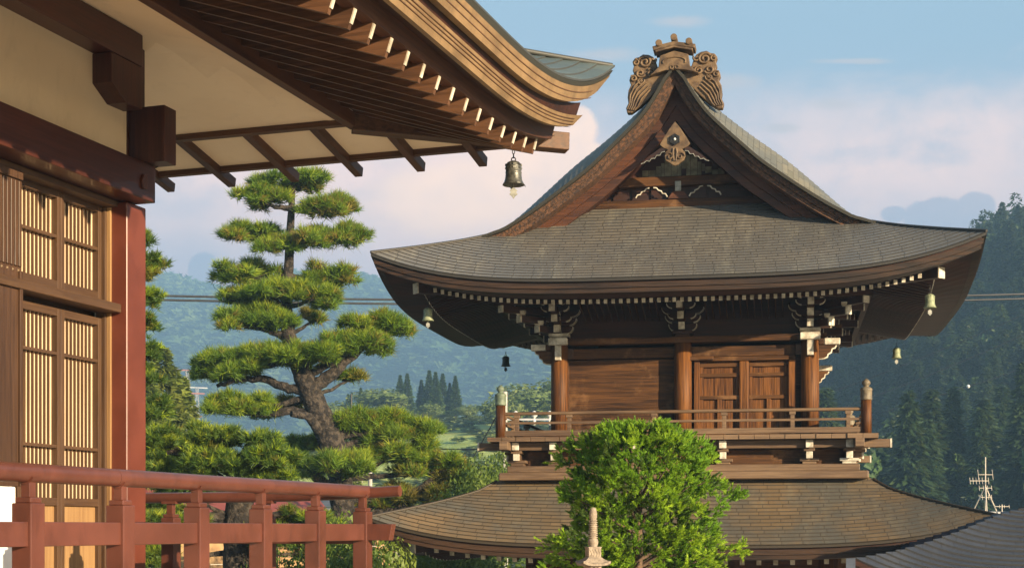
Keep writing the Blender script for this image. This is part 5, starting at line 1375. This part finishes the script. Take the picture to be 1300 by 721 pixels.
# ---------------- conifers
def conifer_mesh(name, Hh, Rr, n, r, m, card, shape=0.85, droop=0.35, gap=0.0):
    """tapered trunk and layered sprays"""
    k = r.uniform(0.04, 1.0, n)**1.05
    tiers = 15; k = np.where(r.random(n) < 0.65, (np.floor(k*tiers)+0.5+r.normal(0, 0.18, n))/tiers, k); k = np.clip(k, 0.03, 0.995)
    a = r.uniform(0, 2*math.pi, n)
    R_ = Rr*(1-k)**shape*(1+0.22*np.sin(a*3+k*31)+0.16*np.sin(a*5-k*47))+0.03*Rr
    rad = R_*np.sqrt(r.uniform(0.12, 1.0, n))
    z = (0.10+0.90*k)*Hh-droop*rad*0.5
    c = np.stack([rad*np.cos(a), rad*np.sin(a), z], 1)
    d = norm(np.stack([np.cos(a)*0.8, np.sin(a)*0.8, 0.9+0*a], 1)+r.normal(0, 0.45, (n, 3)))
    out = norm(np.stack([np.cos(a), np.sin(a), -droop+0*a], 1)+r.normal(0, 0.25, (n, 3)))
    side = norm(np.cross(out, d)); s_ = card*r.uniform(0.6, 1.3, (n, 1))*(1.15-0.6*k[:, None])
    tri = np.stack([c-side*s_*0.45, c+side*s_*0.45, c+out*s_*1.5], 1).reshape(-1, 3)
    o = tri_obj(name, tri, m)
    bpy.data.objects.remove(o)
    me = bpy.data.meshes[-1] if False else None
    return tri
def mk_tree(root_name, label, cat, tri, m, trunk_h, trunk_r, group, barkm='bark', parts=True):
    if parts:
        root = thing(root_name, label, cat, (0, 0, 0), 0, group)
        tri_obj('crown', tri, m, root)
        t = MB((0, 0, 0)); t.tube([(0, 0, -0.5), (0, 0, trunk_h*0.5), (0, 0, trunk_h)], [trunk_r, trunk_r*0.7, trunk_r*0.15], 7); t.build('trunk', barkm, root)
    else:
        root = tri_obj(root_name, tri, m); tag(root, label, cat, group)
    return root
r = np.random.default_rng(77)
def ctree(Hh, Rr, n, card, **kw):
    return conifer_mesh('tmp', Hh, Rr, n, r, 'cedar_leaves', card, **kw)
# forest on the right hillside: individual trees
GL = 'cedars covering the dark hillside right of the tower'
kinds = [('cedar_tree', ctree(18, 3.6, 2600, 0.95), 'cedar_leaves'), ('cedar_tree', ctree(20, 3.2, 2600, 0.9, shape=0.7), 'cedar_leaves'), ('cedar_tree', ctree(16, 3.8, 2400, 1.0, shape=0.6, droop=0.2), 'cedar_leaves_green'),
         ('cedar_tree', ctree(21, 3.0, 2600, 0.85, shape=1.0), 'cedar_leaves')]
protos = [mk_tree(n_, 'dark cedar among the many covering the shaded hillside', 'cedar', tri, m, 15, 0.3, GL, parts=False) for n_, tri, m in kinds]
def blob_tree(n, Rr, Hh, card, r, lobes=7):
    C = []; D = []
    for k in range(lobes):
        a = r.uniform(0, 6.28); q = math.sqrt(r.uniform(0, 1))*0.55*Rr; cz = Hh*r.uniform(0.42, 0.82); rr_ = Rr*r.uniform(0.38, 0.6)
        m_ = n//lobes; u = norm(r.normal(0, 1, (m_, 3))); w_ = r.uniform(0.55, 1.05, (m_, 1))
        C.append(np.array([q*math.cos(a), q*math.sin(a), cz])+u*w_*rr_*np.array([1, 1, 0.85])); D.append(norm(u+r.normal(0, 0.4, u.shape)))
    return cards(np.concatenate(C), np.concatenate(D), card, r, 1.2)
protos.append(mk_tree('broadleaf_tree', 'rounder green tree among the cedars on the shaded hillside', 'tree', blob_tree(2400, 4.2, 13, 0.75, r), 'cedar_leaves_green', 8, 0.3, 'round trees among the cedars on the hillside', parts=False))
used = [False]*len(protos)
cand = []
rr = random.Random(12)
for j in range(60):
    for i in range(60):
        x = 40+i*5.6+rr.uniform(-2.3, 2.3); y = 175+j*6.4+rr.uniform(-2.6, 2.6)
        if y > 520: continue
        x *= HS; y *= HS; z = float(right_h(np.array(x), np.array(y)))-0.5
        px = 650+F*x/y
        if px < 1015 or px > 1345: continue
        py = 670-F*(z+17*HS-ZC)/y
        if py > 655: continue
        # keep only the trees with some of their crown clear of the tree in front
        cand.append((y, x, z, px, py))
cand.sort()
occ = {}
vis = []; hid = []
for y, x, z, px, py in cand:
    hwp = 3.2*HS*F/y; cols = range(int((px-hwp)//4), int((px+hwp)//4)+1)
    fr = sum(1 for c_ in cols if occ.get(c_, 700) > py+6)/max(1, len(cols))
    (vis if fr > 0.35 else hid).append((y, x, z, fr))
    for c_ in cols:
        d_ = abs(c_*4+2-px)/hwp
        occ[c_] = min(occ.get(c_, 700), py+d_*40*200*HS/y*1.2)
print('forest', len(cand), len(vis))
vis = vis[:300]
for i, (y, x, z, fr) in enumerate(vis):
    k = rr.choice([0, 1, 2, 3, 0, 1, 3, 4, 2, 0])
    sc_ = rr.uniform(0.78, 1.15)
    if not used[k]: o = protos[k]; used[k] = True; o.location = (x, y, z); o.rotation_euler = (0, 0, rr.uniform(0, 6))
    else: o = dup(protos[k], (x, y, z), rr.uniform(0, 6))
    sc_ *= HS; o.scale = (sc_*rr.uniform(0.85, 1.15), sc_*rr.uniform(0.85, 1.15), sc_)
# the rest of that wood, as one mass
def mass(name, pts, label, m, Hh, Rr, ncard, card, r):
    """many small trees as one mesh"""
    base = [conifer_mesh('x', 1.0, 0.24, ncard, r, m, card/Hh, shape=0.6, droop=0.2) if k % 2 == 0 else blob_tree(ncard, 0.36, 0.9, card/Hh, r, 4) for k in range(6)]
    out = []
    for (x, y, z) in pts:
        b_ = base[r.integers(0, len(base))]; h_ = Hh*r.uniform(0.7, 1.25); a = r.uniform(0, 6.28); w_ = Rr/0.24*r.uniform(0.8, 1.2)
        c_, s_ = math.cos(a), math.sin(a)
        q = np.stack([(b_[:, 0]*c_-b_[:, 1]*s_)*w_+x, (b_[:, 0]*s_+b_[:, 1]*c_)*w_+y, b_[:, 2]*h_+z], 1)
        out.append(q)
    o = tri_obj(name, np.concatenate(out), m); tag(o, label, 'woodland', None, 'stuff'); return o
restp = [(x, y, z) for (y, x, z, fr) in hid]
for j in range(70):
    for i in range(34):
        x = -20+i*12+rr.uniform(-5, 5); y = 180+j*6+rr.uniform(-3, 3)
        px = 650+F*x/y
        if 1015 < px < 1345 and y < 520: continue
        if px < 850 or px > 1700: continue
        x *= HS; y *= HS; restp.append((x, y, float(right_h(np.array(x), np.array(y)))-0.5))
rm = np.random.default_rng(5)
mass('distant_wood', restp, 'mass of dark trees filling the rest of the shaded hillside', 'cedar_leaves', 17*HS, 3.4*HS, 260, 1.6*HS, rm)
# far hill forest
fp = []
for j in range(110):
    for i in range(150):
        y = 470+j*6.2+rr.uniform(-3, 3); x = -290+i*4.9+rr.uniform(-2.4, 2.4)
        px = 650+F*x/y
        if px < 120 or px > 1010 or (px > 720 and rr.random() > 0.25): continue
        x *= FS; y *= FS; z = float(far_h(np.array(x), np.array(y)))
        if 670-F*(z+6-ZC)/y > 640: continue
        fp.append((x, y, z-0.5))
print('far forest', len(fp))
mass('far_wood', fp, 'hazy blue green wood covering the far hill', 'far_forest', 6.0*FS, 2.9*FS, 46, 2.0*FS, rm)

# ---------------- grove and hedgerow trees on the meadow hill
def place(x_px, y_top, Y, Hh): 
    z = float(meadow_h(np.array((x_px-650)/F*Y), np.array(Y)))-0.4
    return Vector(((x_px-650)/F*Y, Y, z)), (ZC+(670-y_top)/F*Y)-z
cy = mk_tree('cypress_tree', 'x', 'cypress', ctree(10, 1.45, 6000, 0.30, shape=0.95, droop=-0.2), 'cedar_leaves_green', 8, 0.2, 'cypresses on the meadow hill')
specs = [(458, 492, 'leftmost short cypress in the grove on the meadow hill'), (508, 476, 'tall dark cypress left of the gap in the meadow grove'), (517, 474, 'slender cypress standing right of the gap in the meadow grove'), (545, 470, 'first of the thick clump of cypresses on the meadow hill'),
         (553, 472, 'second of the thick clump of cypresses on the meadow hill'), (562, 474, 'third of the thick clump of cypresses on the meadow hill'), (578, 477, 'pointed rightmost cypress of the meadow grove'), (535, 482, 'shorter cypress at the left foot of the cypress clump'), (571, 486, 'short cypress tucked between two taller ones in the clump'), (442, 500, 'small faint cypress far left on the meadow crest')]
for i, (px, top, lab) in enumerate(specs):
    o = cy if i == 0 else dup(cy, (0, 0, 0)); p, h = place(px, top, 205+(i*7) % 13, 10)
    o.location = p; q = h/10; o.scale = (q*1.15, q*1.15, q); o['label'] = lab; o.rotation_euler = (0, 0, i)
bt = mk_tree('round_tree', 'x', 'tree', blob_tree(3600, 3.4, 7.5, 0.34, r, 10), 'round_tree_leaves', 4, 0.25, 'round trees on the meadow hill')
for i, (px, top, w_, Y, lab) in enumerate([(482, 492, 1.5, 200, 'pale round leafy tree between the cypresses on the meadow crest'), (500, 515, .8, 196, 'small round tree below the cypresses on the crest'), (546, 512, .7, 196, 'low bush like tree at the foot of the cypress clump'), (592, 513, .6, 200, 'small round tree right of the last cypress'),
        (668, 486, 1.5, 175, 'broad round tree behind the left balcony post of the tower'), (640, 505, .9, 170, 'round tree left of the balcony post of the tower'), (700, 480, 1.5, 180, 'large round tree partly hidden by the tower wall'), (425, 508, .9, 200, 'low round tree at the left end of the meadow crest')]):
    o = bt if i == 0 else dup(bt, (0, 0, 0)); p, h = place(px, top, Y, 7); o.location = p; q = h/7.5; o.scale = (w_*1.1, w_*1.1, q); o['label'] = lab; o.rotation_euler = (0, 0, i*1.7)
# scrub over the meadow
sp = []
for i in range(320):
    y = rr.uniform(95, 222); x = (rr.uniform(380, 720)-650)/F*y; z = float(meadow_h(np.array(x), np.array(y)))
    sp.append((x, y, z-0.35))
ms = mass('meadow_scrub', sp, 'low green bushes and tall grass scattered over the meadow hill', 'round_tree_leaves', 0.9, 0.9, 60, 0.2, rm); ms['category'] = 'scrub'
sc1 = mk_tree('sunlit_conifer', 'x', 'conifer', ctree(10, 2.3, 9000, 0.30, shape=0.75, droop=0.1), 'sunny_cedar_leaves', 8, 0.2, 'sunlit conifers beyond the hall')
for i, (px, top, Y, w_, lab) in enumerate([(205, 440, 62, 1.0, 'tall sunlit yellow green conifer just right of the red hall column'), (232, 478, 66, 0.8, 'shorter sunlit conifer right of the tall one by the hall column'), (186, 470, 58, 0.9, 'sunlit conifer touching the edge of the red hall column'),
        (452, 560, 70, 0.35, 'small pale conifer seen under the main pine trunk fork')]):
    o = sc1 if i == 0 else dup(sc1, (0, 0, 0)); p = at(px, 670, Y); h = ZC+(670-top)/F*Y; o.location = (p.x, Y, 0); q = h/10; o.scale = (w_*q, w_*q, q); o['label'] = lab; o.rotation_euler = (0, 0, i*2)
# garden shrubs
sh_ = mk_tree('garden_shrub', 'x', 'shrub', blob_tree(14000, 1.0, 1.9, 0.042, r, 14), 'shrub_leaves', 0.8, 0.05, 'shrubs in the temple garden')
for i, (px, top, Y, w_, lab) in enumerate([(560, 640, 30, 1.4, 'leafy shrub beside the left eaves of the tower lower roof'), (606, 600, 38, 1.2, 'leafy dark shrub rising behind the left eaves of the tower lower roof'), (635, 572, 40, 1.5, 'shrub branches beside the tower base boards at left'), (455, 672, 19, 1.0, 'green shrub at the foot of the end post of the red railing'),
        (400, 704, 20, 1.0, 'low green shrub seen through the last gap of the red railing'), (640, 706, 32, 2.2, 'sunlit shrub seen below the lower eaves of the tower'), (560, 712, 30, 1.2, 'small sunlit shrub under the lower tower eaves at left'), (500, 700, 25, 1.0, 'shrub right of the red railing end')]):
    o = sh_ if i == 0 else dup(sh_, (0, 0, 0)); p = at(px, 670, Y); h = ZC+(670-top)/F*Y; o.location = (p.x, Y, max(0.0, h-3.0)*0); q = h/1.9; o.scale = (w_, w_, q); o['label'] = lab; o.rotation_euler = (0, 0, i*1.1)

# ---------------- village
def house(px, Y, w, d, wall_h, roof_h, lab, wallm, roofm, rz=0.2, win=2, z0=0.0, name='village_house'):
    p = at(px, 670, Y); root = thing(name, lab, 'house', (p.x, Y, z0), rz)
    t = MB((0, 0, 0)); t.box(-w/2, w/2, -d/2, d/2, -0.5, wall_h); t.add([(-w/2, -d/2, wall_h), (-w/2, d/2, wall_h), (-w/2, 0, wall_h+roof_h*0.93), (w/2, -d/2, wall_h), (w/2, d/2, wall_h), (w/2, 0, wall_h+roof_h*0.93)], [(0, 1, 2), (3, 5, 4)]); t.build('wall', wallm, root)
    t = MB((0, 0, 0)); e = 0.5
    for sg in (-1, 1):
        a = [(-w/2-e, sg*(d/2+e), wall_h-0.25), (w/2+e, sg*(d/2+e), wall_h-0.25), (w/2+e, 0, wall_h+roof_h), (-w/2-e, 0, wall_h+roof_h)]
        t.add(a+[(x, y, z+0.12) for x, y, z in a], [(0, 1, 2, 3), (4, 7, 6, 5), (0, 4, 5, 1), (1, 5, 6, 2), (3, 2, 6, 7), (0, 3, 7, 4)])
    t.tube([(-w/2-e, 0, wall_h+roof_h+0.12), (w/2+e, 0, wall_h+roof_h+0.12)], 0.12, 8); t.build('roof', roofm, root)
    for k in range(win):
        x = -w/2+w*(k+0.5)/win
        t = MB((0, 0, 0)); t.box(x-0.55, x+0.55, -d/2-0.05, -d/2+0.02, wall_h-1.9, wall_h-0.8); o = t.build('window', 'white_paint', root)
        t = MB((0, 0, 0)); t.box(x-0.5, x-0.02, -d/2-0.06, -d/2-0.052, wall_h-1.85, wall_h-0.85); t.box(x+0.02, x+0.5, -d/2-0.06, -d/2-0.052, wall_h-1.85, wall_h-0.85); t.build('pane', 'glass_dark', o)
    return root
house(250, 56, 8, 6, 3.3, 1.4, 'small house with a red metal roof behind the railing', 'house_wall', 'roof_red', 0.5)
house(470, 90, 8, 7, 2.6, 1.2, 'pale walled house glimpsed right of the main pine trunk', 'house_wall', 'roof_grey', 0.2, z0=0.4)
house(435, 120, 9, 7, 3.0, 1.6, 'grey roofed house with pale walls far behind the pine trunk', 'house_wall', 'roof_grey', -0.3, 3, z0=1.0)
house(215, 120, 9, 7, 4.0, 1.8, 'pale house behind the poles near the hall column', 'house_wall', 'roof_grey', 0.3, 3, z0=0.5)
house(1150, 40, 6, 5, 1.6, 0.8, 'low white house roof between the tower eaves and the slate roof', 'white_paint', 'roof_grey', 0.1)
house(1268, 75, 6, 5, 3.3, 0.5, 'pale flat roofed house carrying the antennas at right', 'house_wall', 'concrete', 0.15)
def plank_fence(lab, a, b, Yz, h, n):
    pa, pb = at(a[0], 670, a[1]), at(b[0], 670, b[1]); L = (pb-pa).length
    root = thing('plank_fence', lab, 'fence', (pa.x, pa.y, 0), math.atan2(pb.y-pa.y, pb.x-pa.x))
    for k in range(n):
        t = MB((0, 0, 0)); z0 = h*k/n; t.box(0, L, -0.015, 0.015, z0, z0+h/n-0.025); t.build('rail_board', 'house_wood', root)
    for k in range(4):
        t = MB((0, 0, 0)); x = L*k/3; t.box(x-0.05, x+0.05, 0.018, 0.11, 0, h); t.build('post', 'house_wood', root)
plank_fence('golden horizontal plank fence behind the red railing at left', (195, 50), (300, 51), 0, 3.55, 9)
plank_fence('golden horizontal plank fence behind the pine trunk and railing', (355, 52), (500, 53), 0, 3.3, 9)
# ---------------- poles, masts, wires
def pole(px, Y, top, lab, arms=2, name='utility_pole', cat='utility pole', rad=0.12, z0=0.0, group=None, mt='concrete'):
    p = at(px, top, Y); root = thing(name, lab, cat, (p.x, Y, z0), 0.3, group); h = p.z-z0
    t = MB((0, 0, 0)); t.tube([(0, 0, 0), (0, 0, h)], [rad*1.2, rad*0.8], 10); t.build('shaft', mt, root)
    for k in range(arms):
        z = h-0.35-k*0.75; t = MB((0, 0, 0)); t.box(-0.9, 0.9, -0.05, 0.05, z-0.05, z+0.05); o = t.build('cross_arm', 'pylon_metal', root)
        for x in (-0.8, -0.45, 0.45, 0.8):
            t = MB((0, 0, 0)); t.lathe([(0.03, 0), (0.07, 0.05), (0.04, 0.09), (0.07, 0.13), (0.03, 0.18)], (x, 0, z+0.05), 8); t.build('insulator', 'white_ball', o)
    return root, h
pole(199, 62, 496, 'concrete utility pole with two insulator arms right of the red hall column', 2)
pole(224, 75, 545, 'plain concrete pole left of the lower pine', 1)
pole(470, 60, 590, 'slim concrete pole right of the main pine trunk', 0, rad=0.1)
pole(446, 95, 500, 'thin dark pole rising behind the yellow pine tuft', 0, rad=0.08, mt='dark_metal')
pole(1157, 170, 626, 'small insulator pole just above the right end of the lower tower roof', 1, rad=0.1)
pole(1283, 120, 612, 'insulator pole right of the antenna mast', 3, rad=0.08, mt='pylon_metal')
r_, hh_ = pole(641, 48, 497, 'pole with three large white insulators behind the left balcony post of the tower', 0, rad=0.10)
for ch in list(r_.children): pass
t = MB((0, 0, 0)); t.box(-0.1, 1.75, -0.03, 0.03, hh_-0.93, hh_-0.87); o = t.build('cross_arm', 'pylon_metal', r_); r_.rotation_euler = (0, 0, 0.0)
for x in (0.35, 0.95, 1.45):
    t = MB((0, 0, 0)); t.lathe([(0.02, -0.25), (0.06, -0.2), (0.03, -0.15), (0.06, -0.1), (0.03, -0.04), (0.04, 0), (0.10, 0.05), (0.11, 0.14), (0.05, 0.2), (0.02, 0.22)], (x, 0, hh_-0.84), 10); t.build('insulator', 'white_ball', o)
def lattice_tower(px, Y, top, lab, m1, m2, z0, w=3.2):
    p = at(px, top, Y); h = p.z-z0; root = thing('power_pylon', lab, 'pylon', (p.x, Y, z0), 0.4, None)
    t = MB((0, 0, 0)); n = 9
    def cn(k): 
        q = k/n; wd = w*(1-q)**1.2*0.5+0.35; return [(-wd, -wd, h*q), (wd, -wd, h*q), (wd, wd, h*q), (-wd, wd, h*q)]
    for k in range(n):
        A, B = cn(k), cn(k+1)
        for i in range(4):
            t.beam(A[i], B[i], 0.14, 0.14); t.beam(A[i], B[(i+1) % 4], 0.08, 0.08); t.beam(A[(i+1) % 4], B[i], 0.08, 0.08)
    t.build('lattice_frame', [m1], root)
    for k, wd in ((1.0, 3.0), (0.86, 3.8), (0.72, 3.2)):
        t = MB((0, 0, 0)); t.beam((-wd, 0, h*k), (wd, 0, h*k), 0.25, 0.3); t.build('cross_arm', m2, root)
lattice_tower(238, 330, 470, 'red and white lattice power pylon beyond the sunlit conifers', 'pylon_metal', 'red_metal', 2, 3.0)
lattice_tower(250, 420, 492, 'grey lattice power pylon right of the red one', 'pylon_metal', 'pylon_metal', 4, 3.0)
def antenna(px, Y, top, lab, bars, tripod=False, z0=4.5):
    p = at(px, top, Y); root = thing('television_antenna', lab, 'antenna', (p.x, Y, z0), 0.0); h = p.z-z0
    t = MB((0, 0, 0)); t.tube([(0, 0, 0), (0, 0, h)], 0.032, 6)
    if tripod:
        for a in (0.3, 2.4, 4.5): t.tube([(0.75*math.cos(a), 0.75*math.sin(a), 0), (0, 0, h*0.5)], 0.035, 5)
    t.build('mast', 'antenna_metal', root)
    for (z, x0, x1, n, ln) in bars:
        t = MB((0, 0, 0)); t.tube([(x0, 0, h-z), (x1, 0, h-z)], 0.02, 5)
        for k in range(n):
            x = x0+(x1-x0)*k/max(1, n-1); t.tube([(x, -ln/3, h-z-ln), (x, ln/3, h-z+ln)], 0.014, 5)
        t.build('aerial', 'antenna_metal', root)
antenna(1251, 72, 580, 'tall white antenna mast with crossed aerials above the slate roof', [(1.15, -0.75, 0.15, 7, 0.16), (0.85, -0.35, 0.35, 2, 0.25), (1.5, -0.3, 0.3, 4, 0.12), (1.95, -0.3, 0.3, 5, 0.12)], True, 3.8)
antenna(1272, 72, 640, 'short antenna with a flat top right of the tall mast', [(0.1, -0.35, 0.35, 4, 0.08), (0.5, -0.3, 0.3, 3, 0.1)], False, 3.8)
antenna(1237, 72, 648, 'small pale antenna left of the tall mast', [(0.1, -0.3, 0.3, 5, 0.15)], False, 3.8)
antenna(450, 78, 590, 'pale television antenna under the fork of the main pine', [(0.3, -0.7, 0.8, 6, 0.35), (0.9, -0.4, 0.4, 3, 0.2)], False, 4.0)
def wire(lab, a, b, rad, sag=0.5, name='power_cable', balls=()):
    """a, b: (px, py, Y)"""
    A, B = at(*a), at(*b); n = 24
    pts = [A.lerp(B, k/n)-Vector((0, 0, 4*sag*(k/n)*(1-k/n))) for k in range(n+1)]
    t = MB((0, 0, 0)); t.tube([p-A for p in pts], rad, 5); o = t.build(name, 'cable'); o.location = A
    tag(o, lab, 'cable')
    for q in balls:
        t = MB((0, 0, 0)); p = A.lerp(B, q)-Vector((0, 0, 4*sag*q*(1-q))); t.lathe([(0, -0.15), (0.10, -0.10), (0.15, 0), (0.10, 0.10), (0, 0.15)], p-A, 12)
        o2 = t.build('marker_ball', 'white_ball', o)
    return o
wire('upper of the two thick cables crossing behind the pine and the tower', (-120, 366, 55), (1460, 368, 62), 0.045, 0.45)
wire('lower of the two thick cables crossing behind the pine and the tower', (-120, 371, 55), (1460, 374, 62), 0.045, 0.45)
wire('thin wire rising right across the dark hillside, highest of the thin ones', (990, 520, 120), (1400, 352, 110), 0.022, 0.5)
wire('thin wire rising right across the dark hillside, second of the thin ones', (990, 545, 118), (1400, 378, 110), 0.022, 0.5)
wire('thin wire carrying a white ball across the dark hillside', (980, 560, 118), (1400, 432, 110), 0.022, 0.4, balls=(0.61,))
wire('pale wire above the right slope of the lower tower roof', (1120, 618, 100), (1320, 655, 85), 0.03, 0.3)
wire('wire between the balcony post and the meadow at left of the tower', (480, 560, 60), (660, 566, 48), 0.03, 0.2)
wire('wire slanting across the meadow left of the balcony', (560, 640, 60), (645, 500, 48), 0.018, 0.2)
# ---------------- the air
HAZE_DENSITY = 0.0008
m = bpy.data.materials.new('haze'); m.use_nodes = True; ht = NT(m.node_tree); ht.n.clear()
ho = ht.new('ShaderNodeOutputMaterial'); hv = ht.new('ShaderNodeVolumePrincipled')
hv.inputs['Color'].default_value = (0.36, 0.64, 1.0, 1); hv.inputs['Density'].default_value = HAZE_DENSITY; hv.inputs['Anisotropy'].default_value = 0.0
ht.l.new(hv.outputs[0], ho.inputs['Volume']); MATS['haze'] = m
t = MB((0, 0, 0)); t.box(-1150, 1600, -60, 2450, -1.0, 272); o = t.build('haze', 'haze'); o['kind'] = 'stuff'
